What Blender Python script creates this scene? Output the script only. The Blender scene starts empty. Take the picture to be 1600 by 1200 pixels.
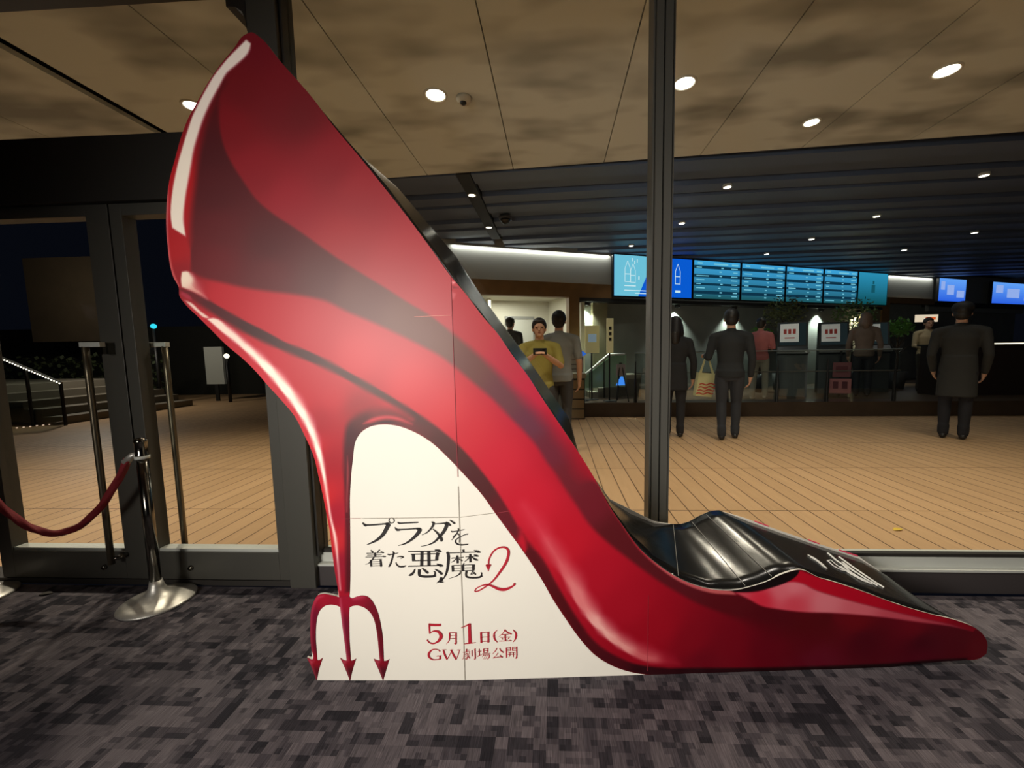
import bpy, bmesh, math, random
import numpy as np
from mathutils import Vector, Matrix, noise

random.seed(7)
SC = bpy.context.scene
COL = SC.collection

# ------------------------------------------------------------------ camera
F_PX, PITCH, YAW, ROLL, CX, CY, EYE = 620.0, 0.0940, 0.0478, -0.0159, 837.5, 609.5, 1.40
cam_d = bpy.data.cameras.new('camera'); cam = bpy.data.objects.new('camera', cam_d); COL.objects.link(cam)
_f = Vector((-math.sin(YAW) * math.cos(PITCH), math.cos(YAW) * math.cos(PITCH), -math.sin(PITCH)))
_r = Vector((math.cos(YAW), math.sin(YAW), 0)); _u = _r.cross(_f)
_c, _s = math.cos(ROLL), math.sin(ROLL)
_R, _U = _c * _r + _s * _u, -_s * _r + _c * _u
cam.matrix_world = Matrix(((_R.x, _U.x, -_f.x, 0), (_R.y, _U.y, -_f.y, 0), (_R.z, _U.z, -_f.z, EYE), (0, 0, 0, 1)))
cam_d.sensor_width = 36; cam_d.lens = F_PX * 36 / 1600
cam_d.shift_x = -(CX - 800) / 1600; cam_d.shift_y = (CY - 600) / 1600
cam_d.clip_start = 0.05; cam_d.clip_end = 200
SC.camera = cam

# ------------------------------------------------------------------ world, exposure
SC.view_settings.view_transform = 'Standard'; SC.view_settings.look = 'None'
SC.view_settings.gamma = 1; SC.view_settings.use_curve_mapping = False
SC.view_settings.exposure = 0.0
world = bpy.data.worlds.new('night'); SC.world = world; world.use_nodes = True
world.node_tree.nodes['Background'].inputs[0].default_value = (0.012, 0.016, 0.03, 1)
world.node_tree.nodes['Background'].inputs[1].default_value = 0.15

# ------------------------------------------------------------------ lamps
def lamp(kind, name, loc, energy, col=(1, 1, 1), size=.2, aim=None, size_y=None, spot=None, blend=.6):
    d = bpy.data.lights.new(name, kind); o = bpy.data.objects.new(name, d); COL.objects.link(o)
    o.location = loc; d.energy = energy; d.color = col
    if kind == 'AREA':
        d.size = size
        if size_y: d.shape = 'RECTANGLE'; d.size_y = size_y
    else:
        d.shadow_soft_size = size
    if spot: d.spot_size = math.radians(spot); d.spot_blend = blend
    v = (Vector(aim) - Vector(loc)) if aim else Vector((0, 0, -1))
    o.rotation_euler = v.to_track_quat('-Z', 'Y').to_euler()
    return o
WARM = (1.0, .88, .70)
# the foyer the photographer stands in: its bright far side and three ceiling lamps
lamp('AREA', 'foyer_light', (-2.1, -2.7, 1.65), 38, (1, .95, .87), 1.6, (-.25, 1.6, 1.0), 1.2).data.spread = math.radians(64)
lamp('SPOT', 'foyer_lamp', (1.15, .872, 3.62), 92, (1, .92, .8), .05, (1.15, .872, 0), spot=105, blend=1)
lamp('SPOT', 'foyer_lamp', (3.31, .872, 3.62), 105, (1, .92, .82), .05, (3.31, .872, 0), spot=105, blend=1)
lamp('SPOT', 'foyer_lamp', (-3.31, .872, 3.62), 9, (1, .92, .8), .05, (-3.31, .872, 0), spot=105, blend=1)

# ------------------------------------------------------------------ helpers
def lin(c):
    return tuple((v / 255 / 12.92) if v / 255 <= .04045 else ((v / 255 + .055) / 1.055) ** 2.4 for v in c)
MATS = {}
def mat(name, rgb=(128, 128, 128), rough=.6, metal=0., spec=.5, emit=0., noise_amt=0., noise_scale=8., bump=0., coat=0.):
    if name in MATS: return MATS[name]
    m = bpy.data.materials.new(name); m.use_nodes = True
    n = m.node_tree.nodes; l = m.node_tree.links; p = n['Principled BSDF']
    c = lin(rgb) + (1,)
    p.inputs['Base Color'].default_value = c; p.inputs['Roughness'].default_value = rough
    p.inputs['Metallic'].default_value = metal; p.inputs['Specular IOR Level'].default_value = spec
    if coat: p.inputs['Coat Weight'].default_value = coat; p.inputs['Coat Roughness'].default_value = .12
    if emit:
        p.inputs['Emission Color'].default_value = c; p.inputs['Emission Strength'].default_value = emit
    if noise_amt or bump:
        tc = n.new('ShaderNodeTexCoord'); nz = n.new('ShaderNodeTexNoise')
        nz.inputs['Scale'].default_value = noise_scale; nz.inputs['Detail'].default_value = 4
        l.new(tc.outputs['Object'], nz.inputs['Vector'])
        if noise_amt:
            r = n.new('ShaderNodeMapRange'); r.inputs[1].default_value = .3; r.inputs[2].default_value = .7
            r.inputs[3].default_value = 1 - noise_amt; r.inputs[4].default_value = 1 + noise_amt
            l.new(nz.outputs['Fac'], r.inputs[0])
            mx = n.new('ShaderNodeMix'); mx.data_type = 'RGBA'; mx.blend_type = 'MULTIPLY'
            mx.inputs[0].default_value = 1; mx.inputs[6].default_value = c
            l.new(r.outputs[0], mx.inputs[7]); l.new(mx.outputs[2], p.inputs['Base Color'])
        if bump:
            b = n.new('ShaderNodeBump'); b.inputs['Strength'].default_value = bump; b.inputs['Distance'].default_value = .01
            l.new(nz.outputs['Fac'], b.inputs['Height']); l.new(b.outputs[0], p.inputs['Normal'])
    MATS[name] = m
    return m
def emis(name, rgb, s=1.0):
    if name in MATS: return MATS[name]
    m = bpy.data.materials.new(name); m.use_nodes = True
    n = m.node_tree.nodes; n.remove(n['Principled BSDF'])
    e = n.new('ShaderNodeEmission'); e.inputs[0].default_value = lin(rgb) + (1,); e.inputs[1].default_value = s
    m.node_tree.links.new(e.outputs[0], n['Material Output'].inputs[0])
    MATS[name] = m; return m
def glass(name, refl, tint=(1, 1, 1)):
    if name in MATS: return MATS[name]
    m = bpy.data.materials.new(name); m.use_nodes = True
    n = m.node_tree.nodes; l = m.node_tree.links; n.remove(n['Principled BSDF'])
    t = n.new('ShaderNodeBsdfTransparent'); t.inputs[0].default_value = tint + (1,)
    g = n.new('ShaderNodeBsdfGlossy'); g.inputs['Roughness'].default_value = .03
    x = n.new('ShaderNodeMixShader'); x.inputs[0].default_value = refl
    l.new(t.outputs[0], x.inputs[1]); l.new(g.outputs[0], x.inputs[2]); l.new(x.outputs[0], n['Material Output'].inputs[0])
    MATS[name] = m; return m

def put(name, me, m=None, parent=None, smooth=False):
    o = bpy.data.objects.new(name, me); COL.objects.link(o)
    if m is not None: me.materials.append(m)
    if parent is not None: o.parent = parent
    if smooth:
        for p in me.polygons: p.use_smooth = True
    return o
def obj(name, bm, m=None, parent=None, smooth=False):
    bmesh.ops.recalc_face_normals(bm, faces=bm.faces)
    me = bpy.data.meshes.new(name); bm.to_mesh(me); bm.free()
    return put(name, me, m, parent, smooth)
def tag(o, label=None, cat=None, group=None, kind=None):
    if label: o['label'] = label
    if cat: o['category'] = cat
    if group: o['group'] = group
    if kind: o['kind'] = kind
    return o
def empty(name, loc=(0, 0, 0), rz=0., label=None, cat=None, group=None, kind=None):
    o = bpy.data.objects.new(name, None); COL.objects.link(o); o.location = loc; o.rotation_euler = (0, 0, rz)
    o.empty_display_size = .1
    return tag(o, label, cat, group, kind)
def dup(root, loc, rz=None, label=None):
    r = root.copy(); COL.objects.link(r); r.location = loc
    if rz is not None: r.rotation_euler = (0, 0, rz)
    if label: r['label'] = label
    for ch in list(root.children):
        c = ch.copy(); COL.objects.link(c); c.parent = r
        for g in ch.children:
            d = g.copy(); COL.objects.link(d); d.parent = c
    return r
def box(bm, x0, x1, y0, y1, z0, z1, bev=0.):
    v = [bm.verts.new(p) for p in ((x0, y0, z0), (x1, y0, z0), (x1, y1, z0), (x0, y1, z0), (x0, y0, z1), (x1, y0, z1), (x1, y1, z1), (x0, y1, z1))]
    fs = [bm.faces.new([v[i] for i in q]) for q in ((0, 3, 2, 1), (4, 5, 6, 7), (0, 1, 5, 4), (1, 2, 6, 5), (2, 3, 7, 6), (3, 0, 4, 7))]
    if bev:
        es = list({e for f in fs for e in f.edges})
        bmesh.ops.bevel(bm, geom=es, offset=bev, segments=2, affect='EDGES', profile=.5)
def boxes(name, lst, m, parent=None, bev=0.):
    bm = bmesh.new()
    for b in lst: box(bm, *b, bev=bev)
    return obj(name, bm, m, parent)
def lathe(bm, prof, seg=32, c=(0, 0)):
    rings = []
    for r, z in prof:
        if r < 1e-5: rings.append([bm.verts.new((c[0], c[1], z))])
        else: rings.append([bm.verts.new((c[0] + r * math.cos(2 * math.pi * i / seg), c[1] + r * math.sin(2 * math.pi * i / seg), z)) for i in range(seg)])
    for a, b in zip(rings, rings[1:]):
        for i in range(seg):
            j = (i + 1) % seg
            if len(a) == 1 and len(b) == 1: continue
            if len(a) == 1: bm.faces.new((a[0], b[i], b[j]))
            elif len(b) == 1: bm.faces.new((a[i], a[j], b[0]))
            else: bm.faces.new((a[i], a[j], b[j], b[i]))
    for R_ in (rings[0], rings[-1]):
        if len(R_) > 2: bm.faces.new(R_)
def frames(pts):
    pts = [Vector(p) for p in pts]; out = []; up = None
    for i, p in enumerate(pts):
        t = (pts[min(i + 1, len(pts) - 1)] - pts[max(i - 1, 0)]).normalized()
        if up is None: up = Vector((0, 0, 1)) if abs(t.z) < .9 else Vector((0, 1, 0))
        a = t.cross(up).normalized(); b = a.cross(t).normalized(); up = b
        out.append((p, a, b))
    return out
def tube(bm, pts, r, seg=12, twist=0., lobes=0, depth=0., squash=1.):
    rr = r if isinstance(r, (list, tuple)) else [r] * len(pts)
    rings = []
    for k, ((p, a, b), q) in enumerate(zip(frames(pts), rr)):
        ring = []
        for i in range(seg):
            t = 2 * math.pi * i / seg
            R_ = q * (1 + (depth * math.cos(lobes * t + twist * k) if lobes else 0))
            ring.append(bm.verts.new(p + a * math.cos(t) * R_ + b * math.sin(t) * R_ * squash))
        rings.append(ring)
    for A, B in zip(rings, rings[1:]):
        for i in range(seg): bm.faces.new((A[i], A[(i + 1) % seg], B[(i + 1) % seg], B[i]))
    bm.faces.new(rings[0]); bm.faces.new(rings[-1])
def ball(bm, c, r, sx=1., sy=1., sz=1., sub=2, rot=None):
    M = Matrix.Translation(Vector(c)) @ (rot.to_4x4() if rot else Matrix()) @ Matrix.Diagonal((r * sx, r * sy, r * sz, 1))
    bmesh.ops.create_icosphere(bm, subdivisions=sub, radius=1, matrix=M)
def catmull(P, n=5, corner=52):
    """Smooth closed outline through P, keeping sharp corners."""
    P = [np.array(p, float) for p in P]; N = len(P); sharp = []
    for i in range(N):
        a, b = P[i] - P[i - 1], P[(i + 1) % N] - P[i]
        ang = math.degrees(abs(math.atan2(a[0] * b[1] - a[1] * b[0], a @ b))); sharp.append(ang > corner)
    out = []
    for i in range(N):
        p0, p1, p2, p3 = P[i - 1], P[i], P[(i + 1) % N], P[(i + 2) % N]
        L_ = np.linalg.norm(p2 - p1)
        def tang(a, b, c, s):
            if s: return None
            u, v = np.linalg.norm(b - a) + 1e-6, np.linalg.norm(c - b) + 1e-6
            return ((b - a) / u * v + (c - b) / v * u) / (u + v)
        m1 = tang(p0, p1, p2, sharp[i]); m2 = tang(p1, p2, p3, sharp[(i + 1) % N])
        d = (p2 - p1) / max(L_, 1e-6)
        m1 = (d if m1 is None else m1) * L_; m2 = (d if m2 is None else m2) * L_
        k = max(1, min(n, int(L_ / 4)))
        for j in range(k):
            t = j / k
            out.append((2 * t**3 - 3 * t**2 + 1) * p1 + (t**3 - 2 * t**2 + t) * m1 + (-2 * t**3 + 3 * t**2) * p2 + (t**3 - t**2) * m2)
    return np.array(out)

# ------------------------------------------------------------------ procedural surfaces
def carpet_mat():
    m = bpy.data.materials.new('carpet'); m.use_nodes = True
    n = m.node_tree.nodes; l = m.node_tree.links; p = n['Principled BSDF']
    p.inputs['Roughness'].default_value = .95; p.inputs['Specular IOR Level'].default_value = .15
    tc = n.new('ShaderNodeTexCoord')
    def snap(x, y):
        s = n.new('ShaderNodeVectorMath'); s.operation = 'SNAP'; s.inputs[1].default_value = (x, y, 1)
        l.new(tc.outputs['Object'], s.inputs[0]); return s.outputs[0]
    def noise_(vec, scale, det=2.):
        z = n.new('ShaderNodeTexNoise'); z.inputs['Scale'].default_value = scale; z.inputs['Detail'].default_value = det
        l.new(vec, z.inputs['Vector']); return z.outputs['Fac']
    def math_(op, a, b):
        k = n.new('ShaderNodeMath'); k.operation = op
        for i, v in enumerate((a, b)):
            if isinstance(v, (int, float)): k.inputs[i].default_value = v
            else: l.new(v, k.inputs[i])
        return k.outputs[0]
    def ramp(fac, stops):
        r = n.new('ShaderNodeValToRGB'); e = r.color_ramp.elements
        for i, (pos, c) in enumerate(stops):
            q = e[i] if i < 2 else e.new(pos)
            q.position = pos; q.color = lin(c) + (1,)
        r.color_ramp.interpolation = 'CONSTANT'; l.new(fac, r.inputs[0]); return r.outputs[0]
    big = noise_(snap(.046, .044), 2.6, 1.); mid = noise_(snap(.046, .044), 13., 1.)
    wn = n.new('ShaderNodeTexWhiteNoise'); l.new(snap(.023, .022), wn.inputs['Vector'])
    f = math_('ADD', math_('ADD', math_('MULTIPLY', big, .42), math_('MULTIPLY', mid, 1.0)), math_('MULTIPLY', wn.outputs['Value'], .10))
    col = ramp(f, [(0, (44, 42, 47)), (.60, (55, 52, 57)), (.68, (75, 70, 75)), (.76, (92, 86, 90)), (.86, (104, 97, 101))])
    # ribbed pile
    wv = n.new('ShaderNodeTexNoise'); mp = n.new('ShaderNodeMapping'); mp.inputs['Scale'].default_value = (260, 14, 1)
    l.new(tc.outputs['Object'], mp.inputs['Vector']); l.new(mp.outputs[0], wv.inputs['Vector']); wv.inputs['Scale'].default_value = 1
    mr = n.new('ShaderNodeMapRange'); mr.inputs[1].default_value = .3; mr.inputs[2].default_value = .7; mr.inputs[3].default_value = .62; mr.inputs[4].default_value = 1.3
    l.new(wv.outputs['Fac'], mr.inputs[0])
    mx = n.new('ShaderNodeMix'); mx.data_type = 'RGBA'; mx.blend_type = 'MULTIPLY'; mx.inputs[0].default_value = 1
    l.new(col, mx.inputs[6]); l.new(mr.outputs[0], mx.inputs[7]); l.new(mx.outputs[2], p.inputs['Base Color'])
    b = n.new('ShaderNodeBump'); b.inputs['Strength'].default_value = .35; b.inputs['Distance'].default_value = .004
    l.new(wv.outputs['Fac'], b.inputs['Height']); l.new(b.outputs[0], p.inputs['Normal'])
    return m
def deck_mat():
    m = bpy.data.materials.new('deck_boards'); m.use_nodes = True
    n = m.node_tree.nodes; l = m.node_tree.links; p = n['Principled BSDF']
    p.inputs['Roughness'].default_value = .55; p.inputs['Specular IOR Level'].default_value = .35
    tc = n.new('ShaderNodeTexCoord'); mp = n.new('ShaderNodeMapping')
    mp.inputs['Rotation'].default_value = (0, 0, math.radians(90)); mp.inputs['Location'].default_value = (-.395, .03, 0)
    l.new(tc.outputs['Object'], mp.inputs['Vector'])
    b = n.new('ShaderNodeTexBrick'); l.new(mp.outputs[0], b.inputs['Vector'])
    b.inputs['Scale'].default_value = 1; b.inputs['Brick Width'].default_value = 1.275; b.offset = 0; b.inputs['Row Height'].default_value = .170
    b.inputs['Mortar Size'].default_value = .0055; b.inputs['Mortar Smooth'].default_value = .2
    b.inputs['Color1'].default_value = lin((204, 166, 124)) + (1,); b.inputs['Color2'].default_value = lin((194, 157, 116)) + (1,)
    b.inputs['Mortar'].default_value = lin((96, 70, 46)) + (1,)
    nz = n.new('ShaderNodeTexNoise'); m2 = n.new('ShaderNodeMapping'); m2.inputs['Scale'].default_value = (30, 2.5, 1)
    l.new(tc.outputs['Object'], m2.inputs['Vector']); l.new(m2.outputs[0], nz.inputs['Vector']); nz.inputs['Scale'].default_value = 1; nz.inputs['Detail'].default_value = 5
    mr = n.new('ShaderNodeMapRange'); mr.inputs[3].default_value = .86; mr.inputs[4].default_value = 1.12; l.new(nz.outputs['Fac'], mr.inputs[0])
    mx = n.new('ShaderNodeMix'); mx.data_type = 'RGBA'; mx.blend_type = 'MULTIPLY'; mx.inputs[0].default_value = 1
    l.new(b.outputs['Color'], mx.inputs[6]); l.new(mr.outputs[0], mx.inputs[7]); l.new(mx.outputs[2], p.inputs['Base Color'])
    return m
def soffit_mat():
    m = bpy.data.materials.new('soffit_panels'); m.use_nodes = True
    n = m.node_tree.nodes; l = m.node_tree.links; p = n['Principled BSDF']; p.inputs['Roughness'].default_value = .8
    tc = n.new('ShaderNodeTexCoord'); mp = n.new('ShaderNodeMapping'); mp.inputs['Scale'].default_value = (.7, 1.5, 1)
    nz = n.new('ShaderNodeTexNoise'); nz.inputs['Scale'].default_value = 1.5; nz.inputs['Detail'].default_value = 2.5; nz.inputs['Roughness'].default_value = .5
    l.new(tc.outputs['Object'], mp.inputs['Vector']); l.new(mp.outputs[0], nz.inputs['Vector'])
    r = n.new('ShaderNodeValToRGB'); e = r.color_ramp.elements
    e[0].position = .32; e[0].color = lin((150, 152, 146)) + (1,); e[1].position = .55; e[1].color = lin((214, 218, 212)) + (1,)
    l.new(nz.outputs['Fac'], r.inputs[0]); l.new(r.outputs[0], p.inputs['Base Color'])
    return m

FRAME = mat('dark_frame', (74, 72, 66), .45, .0, .4)
FRAME_D = mat('darker_frame', (44, 41, 37), .5, 0, .4)
ALU = mat('sill_metal', (206, 208, 200), .45, .1)
PANE = glass('window_glass', .014, (.97, .985, .975))
CHROME = mat('chrome', (128, 124, 116), .14, 1)
STEEL = mat('brushed_steel', (214, 210, 202), .42, .75, noise_amt=.08, noise_scale=60)
BLACK = mat('black_matte', (18, 17, 17), .5)

YG = 2.26
# ------------------------------------------------------------------ setting: foyer, window wall
bm = bmesh.new(); box(bm, -4.6, 4.6, -3.4, YG - .04, -.05, 0)
tag(obj('floor', bm, carpet_mat()), kind='structure')
tag(boxes('ceiling', [(-4.6, 4.6, -3.4, YG - .06, 3.70, 3.76)], mat('foyer_ceiling', (180, 172, 158), .8)), kind='structure')
tag(boxes('wall_left', [(-4.75, -4.6, -3.4, YG + .05, 0, 3.70)], mat('foyer_wall', (70, 64, 58), .8)), kind='structure')
tag(boxes('wall_right', [(4.6, 4.75, -3.4, YG + .05, 0, 3.70)], MATS['foyer_wall']), kind='structure')

# main post between doors and window, with a rounded bracket under the head beam
post = boxes('trim_1', [(-1.615, -1.455, YG - .05, YG + .10, 0, 3.70)], FRAME, bev=.004)
tag(post, kind='structure')
bm = bmesh.new()
pr_ = [(-1.72, 3.43), (-1.72, 3.255), (-1.67, 3.25), (-1.635, 3.225), (-1.62, 3.18), (-1.615, 3.13), (-1.615, 3.43)]
a = [bm.verts.new((x, YG - .05, z)) for x, z in pr_]; b = [bm.verts.new((x, YG + .1, z)) for x, z in pr_]
bm.faces.new(a); bm.faces.new(b)
for i in range(len(a)): bm.faces.new((a[i], a[(i + 1) % len(a)], b[(i + 1) % len(a)], b[i]))
obj('bracket', bm, FRAME_D, post)
tag(boxes('trim_2', [(-4.6, 4.6, YG - .05, YG + .10, 3.42, 3.70)], FRAME_D), kind='structure')

win = empty('window_1', (0, 0, 0), kind='structure')
boxes('sill', [(-1.455, 4.6, YG - .015, YG + .12, 0, .127)], mat('sill_base', (66, 60, 60), .6), win)
boxes('sill_ledge', [(-1.455, 4.6, YG - .02, YG + .11, .127, .14), (-1.455, 4.6, YG + .015, YG + .11, .14, .196)], ALU, win)
boxes('gasket', [(-1.455, 4.6, YG + .02, YG + .05, .196, .216)], FRAME_D, win)
boxes('pane', [(-1.44, .535, YG + .03, YG + .042, .20, 3.43)], PANE, win)
boxes('pane', [(.635, 4.6, YG + .03, YG + .042, .20, 3.43)], PANE, win)
# mullion with two rebated channels
boxes('mullion', [(.528, .537, YG - .03, YG + .08, .19, 3.43), (.537, .541, YG - .005, YG + .08, .19, 3.43), (.541, .577, YG - .05, YG + .09, .19, 3.43),
                  (.577, .586, YG - .02, YG + .09, .19, 3.43), (.586, .624, YG - .05, YG + .09, .19, 3.43), (.624, .641, YG - .03, YG + .08, .19, 3.43)], FRAME, win)
boxes('stop_bead', [(-1.455, -1.44, YG - .02, YG + .08, .19, 3.43)], FRAME_D, win)

tag(boxes('trim_3', [(-4.6, -1.615, YG - .06, YG + .12, 2.285, 2.632)], FRAME_D), kind='structure')
tr = empty('window_2', (0, 0, 0), kind='structure')
boxes('pane', [(-4.6, -1.615, YG + .03, YG + .042, 2.632, 3.43)], PANE, tr)
tag(boxes('trim_4', [(-4.6, -1.615, YG - .03, YG + .10, 0, .035)], mat('threshold', (50, 46, 42), .5)), kind='structure')

def door(name, x0, x1, stile_l, stile_r):
    d = empty(name, (0, 0, 0), kind='structure')
    boxes('frame', [(x0, x0 + stile_l, YG - .03, YG + .05, .04, 2.28), (x1 - stile_r, x1, YG - .03, YG + .05, .04, 2.28),
                    (x0 + stile_l, x1 - stile_r, YG - .03, YG + .05, .04, .215), (x0 + stile_l, x1 - stile_r, YG - .03, YG + .05, 2.215, 2.28)], FRAME, d, bev=.002)
    boxes('glazing_bead', [(x0 + stile_l, x1 - stile_r, YG - .02, YG + .04, .215, .232)], ALU, d)
    boxes('pane', [(x0 + stile_l, x1 - stile_r, YG, YG + .012, .23, 2.216)], PANE, d)
    return d
HM = mat('handle_metal', (120, 110, 92), .35, .85)
d1 = door('door_1', -3.50, -2.535, .085, .135)
d2 = door('door_2', -2.525, -1.62, .072, .068)
def handle(parent, x, y, xw):
    bm = bmesh.new(); tube(bm, [(x, y, z) for z in (.17, .5, .9, 1.3, 1.475)], .0165, 14)
    h = obj('handle', bm, HM, parent, True)
    boxes('handle_arm', [(min(x, xw) - .02, max(x, xw) + .02, y - .016, y + .016, 1.472, 1.500)], ALU, h, .003)
    s = 1 if y < YG else -1
    boxes('handle_bracket', [(xw - .018, xw + .018, min(y, YG - .03 * s), max(y, YG - .03 * s), 1.43, 1.497)], CHROME, h)
    bm = bmesh.new(); tube(bm, [(x, y, .2), (x + .03, y + .03 * s, .2), (x + .03, YG - .03 * s, .2)], .012, 10); obj('handle_foot', bm, CHROME, h, True)
handle(d1, -2.685, 2.165, -2.60)
handle(d2, -2.40, 2.352, -2.49)
for d, x in ((d1, -2.81), (d2, -2.25)):
    bm = bmesh.new(); bmesh.ops.create_cone(bm, cap_ends=True, segments=20, radius1=.016, radius2=.014, depth=.014, matrix=Matrix.Translation((x, YG - .036, .115)) @ Matrix.Rotation(math.pi / 2, 4, 'X'))
    obj('lock_cylinder', bm, CHROME, d, True)

# ------------------------------------------------------------------ terrace outside
tag(boxes('deck', [(-16, 16, YG + .12, 16, -.06, 0)], deck_mat()), kind='structure')
SOF = soffit_mat(); ZC = 3.7
def edge_y(x): return 5.165 - .075 * (x - 0) if x > -2.6 else 5.36 - .02 * (x + 2.6)
bm = bmesh.new()
seams = [.63 + 1.12 * k for k in range(-4, 12)]
xs = [-14, -9.0, -6.4, -5.2, -4.05] + [-3.93, -2.75] + [s for s in seams if s > -2.5]
for x0, x1 in zip(xs, xs[1:]):
    if abs(x0 + 4.05) < .01: continue
    g = .005
    q = [(x0 + g, YG + .1), (x1 - g, YG + .1), (x1 - g, edge_y(x1)), (x0 + g, edge_y(x0))]
    lo = [bm.verts.new((x, y, ZC)) for x, y in q]; hi = [bm.verts.new((x, y, ZC + .04)) for x, y in q]
    bm.faces.new(lo); bm.faces.new(hi)
    for i in range(4): bm.faces.new((lo[i], lo[(i + 1) % 4], hi[(i + 1) % 4], hi[i]))
tag(obj('ceiling_terrace', bm, SOF), kind='structure')
tag(boxes('roof', [(-14, 17, YG + .1, 5.5, ZC + .16, ZC + .22), (-3.1, 17, 5.5, 17, ZC + .16, ZC + .22)], mat('roof_void', (24, 22, 20), .9)), kind='structure')

def downlight(x, y, r, watts, col, label, group, power_spot=130):
    e = empty('downlight', (x, y, ZC), 0, label, 'ceiling light', group)
    bm = bmesh.new(); lathe(bm, [(r * .82, .03), (r * .84, -.002), (r * 1.0, -.012), (r * 1.12, -.008), (r * 1.14, .002), (r * 1.14, .03)], 28)
    obj('trim_ring', bm, mat('white_trim', (215, 210, 196), .5), e, True)
    bm = bmesh.new(); lathe(bm, [(0, -.006), (r * .83, -.006), (r * .83, .0), (0, .0)], 28)
    obj('lens', bm, emis('lamp_lens', (255, 250, 232), 14), e)
    if watts:
        lamp('SPOT', 'downlight_lamp', (x, y, ZC - .03), watts, col, .06, (x, y, 0), spot=power_spot, blend=.8)
    return e
for x, lab in ((-3.27, 'round white downlight in the tan soffit just behind the shoe heel counter'), (-1.03, 'bright round downlight in the tan soffit beside the small dome sensor'),
               (1.15, 'bright round downlight in the tan soffit immediately right of the tall mullion'), (3.31, 'bright round downlight in the tan soffit at the upper right, largest of them')):
    downlight(x, 3.72, .092, 215 if x < -2 else 155, WARM, lab, 'downlights in the tan soffit', 112)
for x, y in ((-5.5, 3.72), (5.5, 3.7)):
    lamp('SPOT', 'terrace_lamp', (x, y, 3.65), 230 if x < 0 else 150, WARM, .06, (x, y, 0), spot=112, blend=.8)
downlight(2.65, 4.42, .075, 70, WARM, 'round downlight in the tan soffit close to the edge of the dark slatted ceiling', 'downlights in the tan soffit')
# dome sensor next to a downlight
e = empty('dome_sensor', (-.79, 3.78, ZC), 0, 'small white dome sensor with dark face on the tan soffit beside a downlight', 'sensor')
bm = bmesh.new(); lathe(bm, [(0, -.05), (.05, -.045), (.07, -.02), (.072, .0), (.0, .0)], 24); obj('housing', bm, mat('sensor_white', (190, 182, 164), .5), e, True)
bm = bmesh.new(); ball(bm, (-.005, -.012, -.04), .032); obj('dark_face', bm, BLACK, e, True)

# slatted dark ceiling of the mirrored lobby, built solid
bm = bmesh.new()
y = 5.25; k = 0
while y < 15:
    w_ = .29 + .07 * (k % 3 == 1)
    zz = ZC + (.0, .07, .02)[k % 3]
    for x0, x1 in ((-3.1, -1.25), (-1.05, 20)):
        ya = lambda x: y - .052 * x + (.0 if y > 5.6 else 0)
        q = [(x0, ya(x0)), (x1, ya(x1)), (x1, ya(x1) + w_), (x0, ya(x0) + w_)]
        lo = [bm.verts.new((a_, b_, zz)) for a_, b_ in q]; hi = [bm.verts.new((a_, b_, zz + .1)) for a_, b_ in q]
        bm.faces.new(lo); bm.faces.new(hi)
        for i in range(4): bm.faces.new((lo[i], lo[(i + 1) % 4], hi[(i + 1) % 4], hi[i]))
    y += w_ + .07; k += 1
tag(obj('ceiling_concourse', bm, mat('slat_grey', (92, 104, 128), .5)), kind='structure')
tag(boxes('trim_5', [(-1.24, -1.06, 5.28, 8.2, ZC - .01, ZC + .06)], mat('track_dark', (30, 31, 34), .5)), kind='structure')
COOL = (1, .97, .92)
for x, y, lab in ((-1.17, 5.95, 'small spot lamp in the dark track, nearer of the two'), (-1.17, 7.44, 'small spot lamp in the dark track, further of the two'),
                  (2.47, 5.98, 'small lamp in the dark slatted ceiling, nearest of the row right of the mullion'), (2.33, 7.55, 'small lamp in the dark slatted ceiling, second of the row right of the mullion'),
                  (1.70, 9.0, 'small lamp in the dark slatted ceiling directly above the cyan and blue screen'), (5.83, 5.89, 'small lamp in the dark slatted ceiling at the far right edge, nearest of its row'),
                  (5.68, 7.5, 'small lamp in the dark slatted ceiling, second of the right hand row'), (5.44, 8.89, 'small lamp in the dark slatted ceiling, third of the right hand row'),
                  (5.17, 10.15, 'small lamp in the dark slatted ceiling just above the schedule screens'), (8.58, 8.76, 'small lamp in the dark slatted ceiling high above the dark-clothed person, nearer'),
                  (8.33, 10.1, 'small lamp in the dark slatted ceiling high above the dark-clothed person, further')):
    downlight(x, y, .055, 22, COOL, lab, 'small lamps in the dark slatted ceiling', 100).location.z = ZC - .008
e = empty('dome_camera', (-.81, 6.98, ZC + .03), 0, 'dark dome camera hanging from the slatted ceiling beside the track', 'camera')
bm = bmesh.new(); lathe(bm, [(.0, -.14), (.05, -.125), (.085, -.08), (.09, -.06), (0, -.06)], 24); obj('dome', bm, mat('smoked_dome', (20, 20, 22), .15), e, True)
bm = bmesh.new(); lathe(bm, [(.11, -.06), (.115, -.02), (.1, .0), (.0, .0), (0, -.06)], 24); obj('mount', bm, mat('camera_grey', (56, 56, 58), .5), e, True)

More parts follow.
